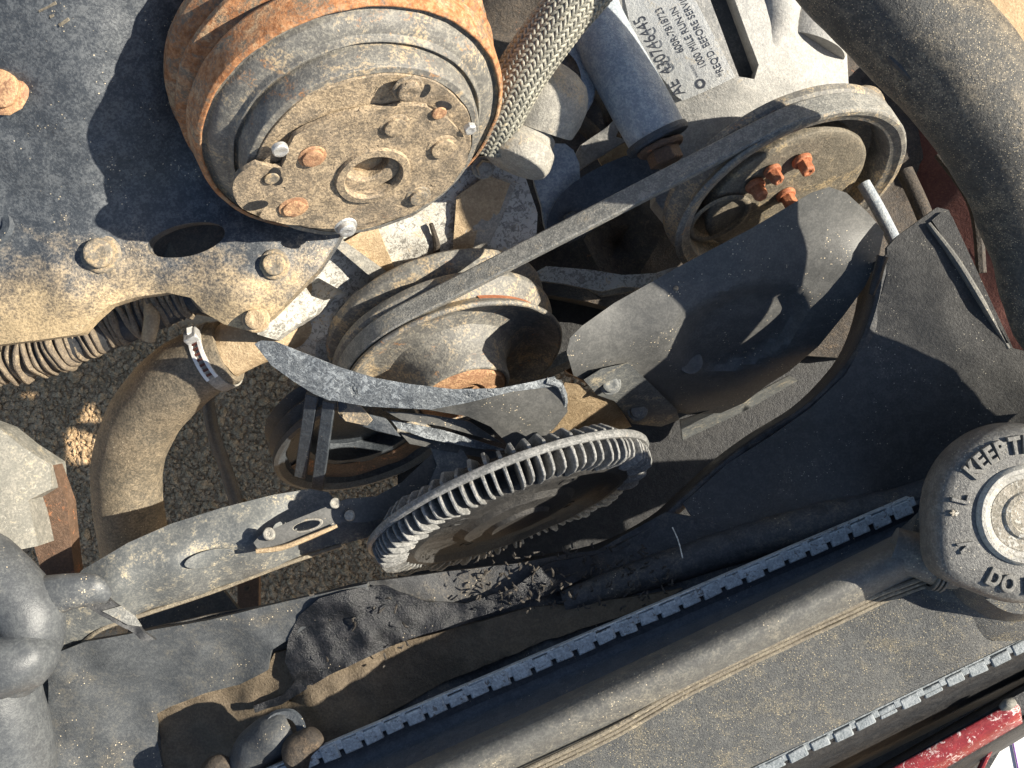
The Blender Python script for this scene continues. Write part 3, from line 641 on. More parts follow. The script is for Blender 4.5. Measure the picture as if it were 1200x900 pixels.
for (a, b, r, h) in ((316, 627, 8, 12), (393, 591, 7, 10), (410, 605, 7, 10)): hexbolt(P(a, b, -124-(a-316)*.28), V((.1, .3, 1)), r, h, M['alloy'], fan, washer=False, hexa=False, name="rivet")

# fan clutch with fins
cc_ = E(599, 587, 185); kc = (H-cc_.z)/H; RC = 175*kc
NE, N = N, V((.355, -.88, .305)).normalized()      # the clutch sits a little crooked on its shaft
fk = thing("fan_clutch", "round finned alloy fan clutch in the centre of the picture", "fan clutch", cc_)
put("rim_disc", lathe(cc_, N, [(30, -30), (RC*.70, -28), (RC*.80, -12), (RC*.97, -10), (RC*.985, -8), (RC*.985, -2), (RC*.96, 0), (RC*.82, 1), (RC*.815, 20), (RC*.79, 26), (RC*.73, 28), (RC*.70, 20), (RC*.64, 16), (RC*.42, 20), (RC*.38, 27), (RC*.22, 28), (RC*.20, 34), (RC*.10, 34), (.1, 31)], 144, wob=1.2), M['clutch'], fk, bevel=.6)
put("outer_ring", lathe(cc_, N, [(RC*.95, -9), (RC*.99, -9), (RC*1.0, -6), (RC*1.0, -1), (RC*.985, 2), (RC*.95, 1), (RC*.95, -9)], 144), M['fin'], fk, bevel=.5)
e1, e2 = frame(N)
def fin_mesh(prof, th):
    bm = bmesh.new(); vs = []
    for s in (-1, 1): vs.append([bm.verts.new(V((r, s*th/2*(1 if h < 5 else .7), h))) for r, h in prof])
    bm.faces.new(vs[0]); bm.faces.new(vs[1][::-1]); n = len(prof)
    for i in range(n): bm.faces.new((vs[0][i], vs[1][i], vs[1][(i+1) % n], vs[0][(i+1) % n]))
    bmesh.ops.recalc_face_normals(bm, faces=bm.faces)
    for v in bm.verts: v.co *= U
    me = bpy.data.meshes.new("fin"); bm.to_mesh(me); bm.free(); me.materials.append(M['fin']); return me
ff = fin_mesh([(RC*.78, -2), (RC*.975, -2), (RC*.985, 8), (RC*.975, 21), (RC*.955, 28), (RC*.90, 31), (RC*.80, 29), (RC*.765, 22)], 5.5)
fr_ = fin_mesh([(RC*.55, -24), (RC*.66, -36), (RC*.86, -32), (RC*.93, -18), (RC*.93, -7), (RC*.70, -10)], 5)
rotm = Matrix((e1, e2, N)).transposed()
for me, cnt, ph in ((ff, 84, 0), (fr_, 60, .03)):
    for i in range(cnt):
        o = bpy.data.objects.new("fin", me); C.objects.link(o); o.parent = fk
        o.rotation_euler = (rotm @ Matrix.Rotation(2*math.pi*i/cnt+ph+random.uniform(-.009, .009), 3, 'Z')).to_euler()
        q_ = random.uniform(.975, 1.0); o.scale = (q_, q_, random.uniform(.85, 1.06)); md = o.modifiers.new("bevel", 'BEVEL'); md.width = .9*U; md.segments = 1
for a in range(4):
    an = R_(40+90*a); p = cc_+(e1*math.cos(an)+e2*math.sin(an))*RC*.52+N*17
    put("screw_recess", lathe(p, N, [(13, 0), (13, 2.5), (9, 2.5), (7, 0), (.1, 0)], 20), M['black'] if a % 2 else M['clutch'], fk)
put("hub_shaft", lathe(cc_-N*26, -N, [(.1, 0), (60, 0), (58, 10), (44, 20), (42, 60), (.1, 60)], 40, wob=1), M['clutch'], fk)

N = NE
# ---------------------------------------------------------------- braided hose
bh = thing("braided_hose", "thick braided grey hose running up beside the big pulley", "hose", P(640, 50, 60))
hp_ = cat([P(725, -70, 40), P(700, -28, 48), P(655, 25, 45), P(612, 85, 20), P(586, 132, -10), P(570, 165, -40)], False, 16)
put("core", tube([hp_[i] for i in range(0, len(hp_), 8)], [27]*len(range(0, len(hp_), 8)), 32, sub=4), M['rubber_black'], bh)
NS = 34
def strand(sgn, ph):
    bm = bmesh.new(); rings = []; s_ = 0; steps = []
    for i in range(len(hp_)-1):
        for j in range(3): steps.append(hp_[i]*(1-j/3)+hp_[i+1]*(j/3))
    for i, p in enumerate(steps):
        t = (steps[min(i+1, len(steps)-1)]-steps[max(i-1, 0)]).normalized()
        if i: s_ += (steps[i]-steps[i-1]).length
        s = t.cross(V((0, 0, 1))).normalized(); u = s.cross(t)
        a = ph+sgn*s_/34
        rr = 28.4+1.1*math.sin((a*NS/2)*1.0+(0 if sgn > 0 else math.pi)+ (s_/34)*NS/2*0)
        o = s*math.cos(a)+u*math.sin(a); tg = (t*34/math.hypot(34, 28)*1.0+(-s*math.sin(a)+u*math.cos(a))*sgn*28/math.hypot(34, 28)).normalized()
        sd = tg.cross(o); w_ = 1.9
        rings.append([bm.verts.new(p+o*(rr+dh)+sd*dw) for dw, dh in ((-w_, -.3), (-w_*.5, .9), (w_*.5, .9), (w_, -.3))])
    for a, b in zip(rings, rings[1:]):
        for k in range(3): bm.faces.new((a[k], a[k+1], b[k+1], b[k]))
    return bm
for i in range(NS):
    for sg in (1, -1): put("strand", strand(sg, 2*math.pi*i/NS), M['braid'], bh, smooth=60)

# domed fitting beside the hose
dm = thing("domed_fitting", "pale dusty metal domed fitting with collar beside the braided hose", "fitting", P(630, 120, -40))
da = (P(660, 55, -60)-P(606, 185, -40)).normalized(); dc = P(606, 185, -48)
put("dome", lathe(P(640, 112, -50), (da+V((0, 0, .5))).normalized(), [(50, -36), (53, -20), (54, 0), (50, 14), (42, 26), (28, 36), (12, 41), (.1, 42)], 48, wob=1.2), M['alloy'], dm, bevel=1)
put("collar", lathe(dc, da, [(.1, -12), (30, -12), (40, -9), (43, 0), (43, 16), (39, 20), (36, 24), (36, 34)], 48, wob=.6), M['alloy'], dm, bevel=1)
put("back_shell", lathe(P(646, 88, -72), V((.4, .15, 1)).normalized(), [(40, -30), (62, -20), (64, -6), (60, 0), (40, 2)], 48, wob=1), M['alloy_blue'], dm, bevel=1)

# ---------------------------------------------------------------- compressor body with label
cb_ = thing("compressor_body", "pale cast alloy compressor body behind the belt at top centre", "compressor", P(850, 60, -140))
cbz = zmap([(700, -40, -130), (860, -40, -110), (1000, -40, -140), (720, 60, -145), (790, 130, -145), (860, 90, -118), (930, 60, -130), (1000, 60, -180), (990, 110, -180), (900, 150, -165), (800, 200, -180), (790, 230, -200)])
put("casting", surf([(690, -60), (1010, -60), (1000, 20), (992, 60), (995, 112), (1010, 150), (900, 240), (790, 262), (768, 235), (770, 180), (752, 120), (725, 70), (700, 40)], cbz, 60,
                    [[(818, -40), (846, -40), (889, 76), (884, 93), (866, 90)]], 10, amp=2.5, nsc=.02), M['alloy_body'], cb_, bevel=6, seg=3)
put('web_pad', tube([up_at(cbz, 905, -30, -14), up_at(cbz, 912, 20, -16), up_at(cbz, 900, 58, -20)], [26, 25, 18], 20, wob=3), M['alloy_body'], cb_)
put("channel_shade", surf([(812, -45), (852, -45), (895, 74), (890, 97), (862, 94)], lambda a, b: up_at(cbz, a, b, -34), 5, res=14), M['steel_dark'], cb_)  # dark sheet painting the shade inside the casting's groove
put("boss", tube([P(690, -10, -115), P(705, 40, -92), P(742, 108, -84), P(773, 165, -84)], [30, 37, 38, 38], 40, wob=1), M['alloy_blue'], cb_, bevel=1.5)
put("boss_rim", lathe(P(770, 162, -84), (P(773, 168, -84)-P(742, 108, -84)).normalized(), [(30, -4), (41, -4), (42, 2), (40, 6), (20, 7)], 40), M['steel_dark'], cb_, bevel=1)
hexbolt(P(773, 170, -80), (P(773, 185, -78)-P(742, 108, -84)).normalized(), 22, 26, M['rustframe'], cb_, washer=True, label="brown rusty hex bolt at the end of the boss")
put("cylinder", tube([P(1040, -120, -200), P(965, 0, -180), P(944, 58, -176)], [72, 62, 52], 40, wob=2), M['alloy_body'], cb_)
# label sheet and its writing
def lbl(a, b): return up_at(cbz, a, b, 2.0)
put("label", surf([(722, -50), (800, -50), (815, 0), (862, 90), (842, 100), (815, 112), (800, 118), (792, 112), (760, 70), (738, 28)], lbl, 1.2, res=7, amp=.15), M['label'], cb_, label="worn printed paper label")
def text_on(s, start, direc, size, mapf, lift, mat, parent, name, flip=1, depth=.15, squeeze=1.0):
    """flat lettering laid on a mapped surface; start and direction in picture units, y down"""
    cu = bpy.data.curves.new("t", 'FONT'); cu.body = s; cu.size = 1; cu.offset = 0; to = bpy.data.objects.new("t", cu); C.objects.link(to)
    bpy.context.view_layer.update()
    dg = bpy.context.evaluated_depsgraph_get(); me = bpy.data.meshes.new_from_object(to.evaluated_get(dg))
    d = V(direc).normalized(); upd = V((d.y, -d.x))         # glyph 'up' in y-down picture space
    bm = bmesh.new(); bm.from_mesh(me)
    bmesh.ops.triangulate(bm, faces=bm.faces)
    for v in bm.verts:
        x, y = v.co.x*size*squeeze, v.co.y*size
        q = mapf(start[0]+d.x*x+upd.x*y, start[1]+d.y*x+upd.y*y); v.co = q+V((0, 0, lift))
    r = bmesh.ops.extrude_face_region(bm, geom=bm.faces[:])
    for e in r['geom']:
        if isinstance(e, bmesh.types.BMVert): e.co += V((0, 0, depth))
    bpy.data.objects.remove(to)
    return put(name, bm, mat, parent, smooth=30)
dr_ = (-.45, -.893)
text_on("AE  430746445", (803, 109), (-.47, -.883), 21, lbl, .25, M['ink'], cb_, "lettering", squeeze=.80)
text_on("GC   C  C", (792, 82), dr_, 15, lbl, .25, M['inkfaint'], cb_, "lettering", squeeze=.9)
text_on("600R-7818723", (802, 60), (-.46, -.888), 12.5, lbl, .25, M['ink'], cb_, "lettering", squeeze=.80)
text_on("1000 MILE RUN-IN", (829, 78), (-.46, -.888), 12.5, lbl, .25, M['ink'], cb_, "lettering", squeeze=.80)
text_on("*REQ'D. BEFORE SERVICE", (850, 87), (-.46, -.888), 12.5, lbl, .25, M['ink'], cb_, "lettering", squeeze=.80)
text_on("======", (820, 90), (-.46, -.888), 6, lbl, .25, M['inkfaint'], cb_, "lettering", squeeze=.8)
put("logo_mark", surf(ell(821, 98, 6, 6, 0, 14), lambda a, b: up_at(lbl, a, b, .5), .4, [ell(821, 98, 3.6, 3.6, 0, 10)], 3), M['ink'], cb_)

# bracket arms between the fitting and the belt
br = thing("pump_bracket", "blue black steel bracket arm with rounded lobe above the belt", "bracket", P(700, 230, -180))
put("arm", surf([(750, 178), (768, 190), (775, 215), (745, 235), (705, 262), (668, 283), (648, 276), (641, 262), (650, 238), (672, 214), (710, 192)], lambda a, b: P(a, b, -165-(b-230)*.25), 22, res=9, smooth=2, amp=3), M['steel_dark'], br, bevel=3)
put("arm", surf([(622, 190), (650, 168), (672, 176), (680, 210), (655, 240), (640, 270), (634, 240)], lambda a, b: P(a, b, -175-(b-210)*.2), 22, res=9, smooth=2, amp=4), M['alloy_blue'], br, bevel=3)
hexbolt(P(672, 263, -160), V((-.2, .3, 1)), 13, 14, M['steel_dark'], br)
pp = thing("pale_cover_plate", "pale bent tinware plate glinting between fitting and compressor boss", "cover plate", P(695, 180, -220))
put("sheet", surf([(664, 198), (680, 170), (712, 148), (722, 138), (727, 148), (722, 160), (735, 164), (700, 186), (670, 206)], lambda a, b: P(a, b, -200+(a-700)*.25-(b-170)*.5), 6, res=8, amp=4, nsc=.05), M['alloy_body'], pp, bevel=1.5)
put("sheet", surf([(700, 185), (736, 165), (750, 172), (735, 196), (712, 206)], lambda a, b: P(a, b, -230), 6, res=8, amp=5), M['tan'], pp, bevel=1.5)
lv = thing("adjusting_lever", "thin dusty steel adjusting lever below the belt's straight run", "lever", P(700, 328, -280))
put("bar", surf([(612, 328), (640, 312), (690, 316), (730, 322), (768, 320), (794, 312), (800, 322), (770, 338), (730, 336), (706, 342), (668, 334), (640, 330)], lambda a, b: P(a, b, -262+(a-700)*.1), 12, res=9, amp=4), M['flaked'], lv, bevel=2)
put("bar", surf([(690, 340), (740, 330), (765, 322), (772, 330), (740, 342), (705, 348)], lambda a, b: P(a, b, -290), 8, res=9, amp=3), M['alloy'], lv, bevel=2)
rd = tag(put("thin_pipe", tube([P(1012, 215, -180), P(1032, 250, -170), P(1052, 290, -160)], [9, 9, 9], 16), M['alloy_blue']), "short thin grey pipe end beside the fan blade tip", "pipe")
lug = tag(put("casting_lug", lathe(P(1018, 118, -190), V((.1, .4, .9)), [(.1, 16), (14, 14), (21, 6), (23, -8), (23, -30)], 32, wob=2), M['bolt']), "small rounded grey lug above the steering pump pulley", "lug")

# ---------------------------------------------------------------- big hose top right
bgh = thing("upper_radiator_hose", "fat dusty black rubber hose crossing the top right corner", "hose", P(1140, 120, 60))
hz = 90
hpts = [(905, -150), (985, -62), (1061, 18), (1135, 100), (1186, 190), (1213, 290), (1236, 370), (1290, 440), (1340, 520)]
put("hose_wall", tube([P(a, b, (150, 150, 150, 146, 116, 64, 46, 34, 20)[i]) for i, (a, b) in enumerate(hpts)], [66, 66, 66, 64, 57, 47, 47, 50, 54], 64, wob=2), M['hose_big'], bgh)
sm = [P(1026, 44, 176), P(1045, 66, 180), P(1068, 90, 178), P(1092, 118, 170)]
put("seam_flap", tube(sm, [4, 6, 6, 3], 8, wob=1), M['rubber_black'], bgh)

# ---------------------------------------------------------------- shroud
sh = thing("fan_shroud", "black plastic fan shroud between the fan and the radiator", "shroud", P(900, 600, -150))
shz = zmap([(1045, 285, -95), (1100, 243, -90), (1130, 300, -80), (1190, 430, -80), (1260, 500, -80), (1040, 360, -105), (1100, 380, -90), (960, 470, -135), (1080, 470, -110), (1200, 560, -120), (900, 560, -190), (1050, 580, -150),
            (700, 660, -210), (800, 690, -160), (450, 700, -190), (600, 780, -170), (240, 730, -170), (100, 770, -160), (300, 830, -210), (500, 810, -200), (50, 880, -180), (380, 880, -150), (1000, 610, -130), (200, 880, -220), (700, 740, -150)])
up_out = [(1040, 290), (1052, 277), (1072, 262), (1098, 243), (1112, 246), (1128, 284), (1160, 350), (1186, 408), (1280, 430), (1280, 620), (1090, 620), (1000, 630), (900, 640), (820, 620), (800, 590), (850, 545), (905, 510), (950, 478), (990, 440), (1015, 400), (1032, 350), (1040, 320)]
put("upper_shell", surf(up_out, shz, 8, res=12, amp=4, nsc=.012), M['shroud'], sh, bevel=2.5, smooth=50)
put("crease_rib", tube([up_at(shz, 1088, 262, 2), up_at(shz, 1118, 302, 3), up_at(shz, 1145, 345, 3), up_at(shz, 1182, 408, 0)], [3, 5, 5, 3], 10), M['ridge'], sh)
put("raised_panel", surf([(1092, 258), (1104, 248), (1116, 254), (1140, 306), (1170, 372), (1182, 402), (1150, 348), (1120, 300)], lambda a, b: up_at(shz, a, b, 4), 9, res=8), M['shroud'], sh, bevel=3)
low_out = [(-60, 800), (60, 764), (140, 745), (240, 722), (330, 706), (430, 682), (520, 670), (600, 660), (700, 645), (780, 600), (815, 606), (900, 636), (1000, 626), (1100, 590), (1120, 640), (380, 935), (100, 960), (-60, 960)]
put("lower_shell", surf(low_out, shz, 8, res=13, amp=10, nsc=.012), M['shroud_in'], sh, bevel=2, smooth=50)
# shelf (bluish ledge at lower left) and ring wall
put("ledge", surf([(55, 770), (100, 752), (180, 738), (240, 728), (330, 706), (430, 684), (436, 700), (380, 720), (345, 745), (318, 762), (314, 785), (280, 803), (240, 812), (200, 828), (180, 838), (190, 900), (195, 940), (60, 940)],
                  lambda a, b: up_at(shz, a, b, 18), 16, res=10, amp=6, nsc=.02), M['shelf'], sh, bevel=4)
ring = [(1036, 300), (1030, 350), (1012, 402), (985, 440), (945, 478), (890, 512), (845, 545), (800, 585), (760, 620), (690, 655), (600, 672)]
def rin(a, b, t, dz): x, y = a+(770-a)*t, b+(500-b)*t; return P(x, y, shz(a, b).z+dz)
rows = [[rin(a, b, t, dz) for a, b in ring] for t, dz in ((-.10, -9), (0, -3), (.03, -22), (.06, -70), (.10, -100))]
put("ring_wall", loft(rows, 4, 4), M['shroud_in'], sh, solid=5)
# long rolled moulding between dark recess and radiator
md_ = [(1130, 560), (1060, 590), (960, 612), (860, 640), (760, 672), (660, 705)]
put("moulding", tube([up_at(shz, a, b, 8) for a, b in md_], [20, 22, 24, 24, 22, 14], 20, wob=3), M['shroud_in'], sh)
put("shroud_tar", tube([P(1034, 300, -14), P(1028, 325, -18), P(1022, 345, -24)], [7, 9, 6], 12, wob=5), M['cloth'], sh)
# dirt lying in the shroud
tag(put("settled_dirt", surf([(182, 832), (205, 826), (240, 811), (285, 800), (312, 786), (322, 765), (345, 760), (420, 765), (520, 740), (620, 712), (690, 705), (740, 700), (800, 690), (760, 712), (640, 750), (520, 800), (430, 850), (375, 900), (300, 940), (196, 940)],
                 lambda a, b: up_at(shz, a, b, 9), 8, res=8, amp=8, nsc=.03), M['dirtpatch']), "brown dried dirt settled in the bottom of the shroud", None, None, 'stuff')
cz = lambda a, b: up_at(shz, a, b, 20)
tag(put("oily_rag", surf([(298, 826), (330, 816), (345, 800), (334, 775), (338, 748), (350, 722), (375, 700), (410, 690), (450, 686), (470, 694), (500, 705), (545, 708), (600, 690), (640, 660), (690, 650), (700, 668), (660, 690), (600, 712), (545, 728), (480, 748), (430, 770), (385, 792), (360, 808), (330, 826), (300, 834)],
                 cz, 4, res=5, amp=13, nsc=.016, smooth=1), M['cloth']), "crumpled black oily rag lying in the shroud below the clutch", "rag")
# litter: roots, leaves
rs = random.Random(5)
lit = bmesh.new()
for _ in range(170):
    a, b = (rs.uniform(560, 790), rs.uniform(640, 715)) if rs.random() < .93 else (rs.uniform(340, 480), rs.uniform(690, 790))
    p = up_at(shz, a, b, rs.uniform(22, 40)); d = V((rs.uniform(-1, 1), rs.uniform(-1, 1), rs.uniform(-.3, .3))).normalized()
    l_ = rs.uniform(4, 13); tube([p, p+d*l_*.5+V((rs.uniform(-3, 3), rs.uniform(-3, 3), 3)), p+d*l_], [1.2, 1.6, .6], 5, lit, sub=2, flat=.5)
tag(put("leaf_litter", lit, M['cloth2']), "dark shredded leaf litter in the shroud below the clutch", None, None, 'stuff')
tag(put("thread", tube([up_at(shz, 788, 618, 60), up_at(shz, 795, 634, 62), up_at(shz, 800, 654, 58)], [.8, .8, .8], 6), M['thread']), "short pale thread hanging in the dark shroud", "thread")

# broken fitting and root-like clump by the strip's lower end
ft = thing("hose_stub", "dusty grey plastic hose stub at the bottom beside the metal strip", "fitting", P(320, 865, -130))
put("stub", tube([P(280, 905, -150), P(300, 880, -132), P(322, 862, -125), P(340, 852, -130)], [22, 28, 30, 22], 28, wob=4), M['shelf'], ft)
put("rim", lathe(P(332, 856, -112), V((.2, .4, 1)), [(16, 0), (24, 2), (28, -2), (28, -10)], 32, wob=2), M['steel_dark'], ft)
put("root_clump", tube([P(345, 905, -118), P(352, 885, -105), P(364, 868, -106), P(370, 862, -112)], [18, 24, 20, 10], 24, wob=10), M['block'], ft)
put("pebble", tube([P(240, 905, -130), P(255, 895, -126), P(270, 900, -130)], [9, 13, 8], 16, wob=5), M['block'], ft)
bm = bmesh.new()

# ---------------------------------------------------------------- radiator
ra = thing("radiator", "black plastic topped radiator with crimped metal strips along the lower right", "radiator", P(800, 760, -20))
Ld = 4
def line(l, r, z, n=9, jit=0):
    return [P(l[0]+(r[0]-l[0])*i/(n-1), l[1]+(r[1]-l[1])*i/(n-1), z) for i in range(n)]
def seglerp(p, q, t): return (p[0]+(q[0]-p[0])*t, p[1]+(q[1]-p[1])*t)
# base slab
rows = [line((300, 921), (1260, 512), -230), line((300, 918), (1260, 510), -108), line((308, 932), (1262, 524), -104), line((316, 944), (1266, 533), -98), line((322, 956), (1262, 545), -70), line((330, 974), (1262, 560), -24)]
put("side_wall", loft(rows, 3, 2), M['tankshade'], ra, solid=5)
tz_ = zmap([(360, 1000, -16), (620, 905, -14), (800, 825, -12), (1000, 735, -10), (1090, 690, -6), (1260, 600, 0), (700, 980, -22), (900, 870, -20), (1050, 800, -20), (1200, 730, -16), (1000, 790, -10), (1120, 720, 6), (1300, 690, -10), (1150, 700, 10), (1060, 745, -2)])
put("tank_top", surf([(340, 1010), (620, 880), (800, 770), (1050, 650), (1150, 560), (1300, 480), (1300, 698), (1200, 746), (1140, 776), (1060, 814), (980, 853), (900, 890), (820, 928), (600, 1038)], tz_, 60, res=12, amp=2, nsc=.02), M['tank'], ra, bevel=5, seg=3)
# rounded ridge: section swept along its length, with taper at the right end
secs = []
ts = [0, .12, .25, .4, .55, .7, .82, .9, .955, 1.0]
A0, A1 = (330, 968), (1050, 630)     # upper (facet) edge
D0, D1 = (400, 995), (1085, 676)     # lower edge at the dusty ribs
for i, t in enumerate(ts):
    a = seglerp(A0, A1, t); d = seglerp(D0, D1, t)
    sag = 5*math.sin(math.pi*t)
    h = 46 if t < .9 else 46-(t-.9)*60
    sec = []
    for u, hh in ((-.06, -26), (0, 0), (.10, .55), (.28, .88), (.5, 1.0), (.72, .82), (.9, .46), (1.0, .10), (1.04, -.2)):
        x, y = a[0]+(d[0]-a[0])*u, a[1]+(d[1]-a[1])*u+sag
        sec.append(P(x, y, -14+(hh*h if abs(hh) <= 1 else hh)))
    secs.append(sec)
secs.append([P(1052+(1087-1052)*u+3, 630+(674-630)*u+3, -20) for u in (-.06, 0, .1, .28, .5, .72, .9, 1, 1.04)])
put("ridge", loft(secs, 5, 2), M['ridge'], ra)
for k, (off, zz, r) in enumerate(((0, 6, 3.4), (5, 1, 3.0), (10, -4, 3.0))):
    pth = [P(a+off*.42, b+off*.9, zz) for a, b in ((400, 997), (500, 958), (620, 900), (720, 852), (800, 806), (900, 757), (980, 720), (1030, 696), (1060, 685), (1087, 675))]
    put("dusty_rib", tube(pth, [r]*10, 10, sub=5, wob=.8), M['ribs'], ra)
# neck between ridge and cap
put("filler_neck", tube([P(1045, 640, 10), P(1080, 652, 14), P(1120, 660, 10), P(1180, 640, 10)], [24, 26, 30, 60], 32, flat=.8, wob=1.5), M['ridge'], ra)
for i in range(3): put("neck_rib", lathe(P(1094+5*i, 664+1*i, 8), V((1, -.2, 0)), [(24, -1.6), (28, -1.2), (28, 1.2), (24, 1.6)], 32), M['ridge'], ra)
put("neck_base", lathe(P(1180, 640, -6), V((0, 0, 1)), [(112, 0), (100, 8), (86, 14), (70, 50), (10, 50)], 64, wob=1), M['tank'], ra)
# crimp strips
def strip(pl, pr, z, n, wd, mat, hole_mat, name):
    p0, p1 = P(pl[0], pl[1], z), P(pr[0], pr[1], z); ax = (p1-p0).normalized(); sd = V((0, 0, 1)).cross(ax); Lh = (p1-p0).length
    bm = bmesh.new(); box(bm, (p0+p1)/2-V((0, 0, 6)), ax, sd, V((0, 0, 1)), Lh, wd*.55, 6); put(name+"_base", bm, hole_mat, ra, bevel=.8)
    bm = bmesh.new(); box(bm, (p0+p1)/2+sd*wd*.52-V((0, 0, 5)), ax, sd, V((0, 0, 1)), Lh, 2.2, 12); put(name+"_edge", bm, mat, ra, bevel=.6)
    rs = random.Random(n)
    for i in range(n):
        b2 = bmesh.new(); c = p0+ax*(Lh*(i+.5)/n)+V((0, 0, rs.uniform(-1.4, 1.4)))+sd*rs.uniform(-1, 1)
        l_ = Lh/n*rs.uniform(.80, .90)
        box(b2, c, (ax+sd*rs.uniform(-.05, .05)).normalized(), sd, (V((0, 0, 1))+sd*rs.uniform(-.2, .12)).normalized(), l_, wd*rs.uniform(.78, 1.02), 5, .88)
        put("crimp_tab", b2, mat, ra, bevel=1.2)
        b2 = bmesh.new(); box(b2, p0+ax*(Lh*(i+1)/n)+sd*wd*.22-V((0, 0, .6)), ax, sd, V((0, 0, 1)), Lh/n*.30, wd*.56, 4); put("crimp_web", b2, mat, ra, bevel=.8)
strip((300, 919), (1070, 592), -92, 31, 20, M['strip'], M['black'], "upper_strip")
strip((790, 953), (1290, 714), -30, 19, 15, M['strip2'], M['black'], "lower_strip")
# core slope below the lower strip
rows = [line((700, 985), (1300, 698), -36, 6), line((720, 1000), (1310, 712), -40, 6), line((740, 1030), (1320, 740), -150, 6)]
put("core_side", loft(rows, 3, 2), M['black'], ra, solid=4)

put('core', surf([(280, 960), (820, 960), (1300, 735), (1300, 775), (1010, 915), (760, 1150), (200, 1150)], lambda a, b: P(a, b, -150), 8, res=60), M['black'], ra)
# pressure cap
kp = thing("radiator_cap", "round black radiator cap reading KEEP TIGHT at the right edge", "cap", P(1200, 606, 60))
cpz = 102; cpc = P(1203, 604, cpz); kk = (H-cpz)/H
def cap_outline(r):
    o = []
    for i in range(72):
        a = 2*math.pi*i/72; rr = r
        for c0 in (R_(215), R_(35)):
            dlt = abs((a-c0+math.pi) % (2*math.pi)-math.pi); rr += 13*math.exp(-(dlt/.30)**2)
        o.append((rr*math.cos(a), rr*math.sin(a)))
    return o
bm = bmesh.new(); rings = []
for r, h in ((.1, 0), (30, 0), (60, 0), (88, -.5), (96, -3), (101, -9), (103.5, -18), (104, -46), (101, -50), (90, -52)):
    ol = cap_outline(r) if r > 80 else [(r*math.cos(2*math.pi*i/72), r*math.sin(2*math.pi*i/72)) for i in range(72)]
    rings.append([bm.verts.new(cpc+V((x*.95, y*.95, h))) for x, y in ol])
for a, b in zip(rings, rings[1:]):
    for i in range(72): bm.faces.new((a[i], a[(i+1) % 72], b[(i+1) % 72], b[i]))
put("cap_shell", bm, M['cap'], kp, smooth=50)
put("inner_ring", lathe(cpc, V((0, 0, 1)), [(38, 0), (40, 2), (45, 3), (47, 6), (51, 6), (54, 3), (55, 0)], 72, wob=.5), M['capring'], kp)
put("centre_disc", lathe(cpc, V((0, 0, 1)), [(40, 0), (39, 2), (27, 2.5), (25, 5), (20, 6), (18, 2), (.1, 2.4)], 48, wob=1), M['rust_centre'], kp)
def glyph(ch, ang, rad, size, outward, mat=None):
    cu = bpy.data.curves.new("t", 'FONT'); cu.body = ch; cu.size = 1; cu.align_x = 'CENTER'; cu.extrude = .10; cu.offset = .02; cu.bevel_depth = .03
    to = bpy.data.objects.new("t", cu); C.objects.link(to); bpy.context.view_layer.update()
    me = bpy.data.meshes.new_from_object(to.evaluated_get(bpy.context.evaluated_depsgraph_get())); bpy.data.objects.remove(to)
    bm = bmesh.new(); bm.from_mesh(me); o = V((math.cos(ang), math.sin(ang), 0)); rt = V((o.y, -o.x, 0)) if outward else V((-o.y, o.x, 0)); up_ = o if outward else -o
    for v in bm.verts: v.co = cpc+o*rad+rt*v.co.x*size*.78+up_*(v.co.y-.35)*size+V((0, 0, v.co.z*size*.9+.3))
    put("raised_letter", bm, mat or M['cap'], kp, smooth=30)
ang = 140
for ch in "KEEP TIGHT":
    if ch != " ": glyph(ch, R_(ang), 77, 26, True, M['capletter'])
    ang -= (6 if ch == "I" else 9.2) if ch != " " else 3
    if ch == "T": ang += 1
ang = 242
for ch in "DO NOT OPEN HOT":
    if ch != " ": glyph(ch, R_(ang), 76, 25, False, M['capletter'])
    ang += 12.5 if ch != " " else 7
for aa in (168, 178): glyph("*", R_(aa), 41 if aa == 168 else 76, 18, True, M['rust_centre'])
glyph("L", R_(166), 74, 26, True)
glyph("V", R_(206), 74, 22, True)

# ---------------------------------------------------------------- red bar, trim, white panel at lower right
gb = thing("grille_bar", "black grille bar with scraped red paint in the bottom right corner", "grille bar", P(1130, 860, -90))
rows = [line((880, 985), (1300, 745), -120, 6), line((890, 985), (1300, 748), -70, 6), line((960, 955), (1300, 768), -64, 6), line((990, 958), (1300, 778), -66, 6)]
put("black_top", loft(rows, 3, 2), M['black'], gb, solid=4)
rows = [line((1000, 925), (1187, 822), -58, 6), line((1006, 933), (1194, 827), -56, 6), line((1016, 942), (1196, 838), -62, 6), line((1020, 950), (1197, 846), -80, 6)]
put("red_edge", loft(rows, 3, 2), M['red'], gb, solid=4)
put("chipped_end", tube([P(1172, 830, -55), P(1180, 826, -53), P(1188, 822, -55)], [4, 8, 6], 14, wob=2), M['pale'], gb)
rows = [line((1020, 948), (1320, 764), -84, 6), line((1040, 944), (1320, 773), -82, 6), line((1045, 955), (1325, 786), -120, 6)]
put("lower_trim", loft(rows, 3, 2), M['black'], gb, solid=4)
put('back_plate', surf([(940, 1000), (1120, 880), (1300, 770), (1300, 830), (1190, 850), (1160, 900), (1140, 1000)], lambda a, b: P(a, b, -160), 6, res=30), M['black'], gb)
put("red_stay", tube([P(1140, 920, -110), P(1165, 868, -105), P(1185, 838, -100)], [4, 4, 4], 10), M['red'], gb)
wpn = thing("white_panel", "white panel with thin purple line in the extreme bottom right corner", "panel", P(1190, 880, -200))
put("sheet", surf([(1145, 960), (1160, 892), (1184, 843), (1230, 805), (1300, 800), (1300, 980)], lambda a, b: P(a, b, -200), 8, res=30), M['white'], wpn)
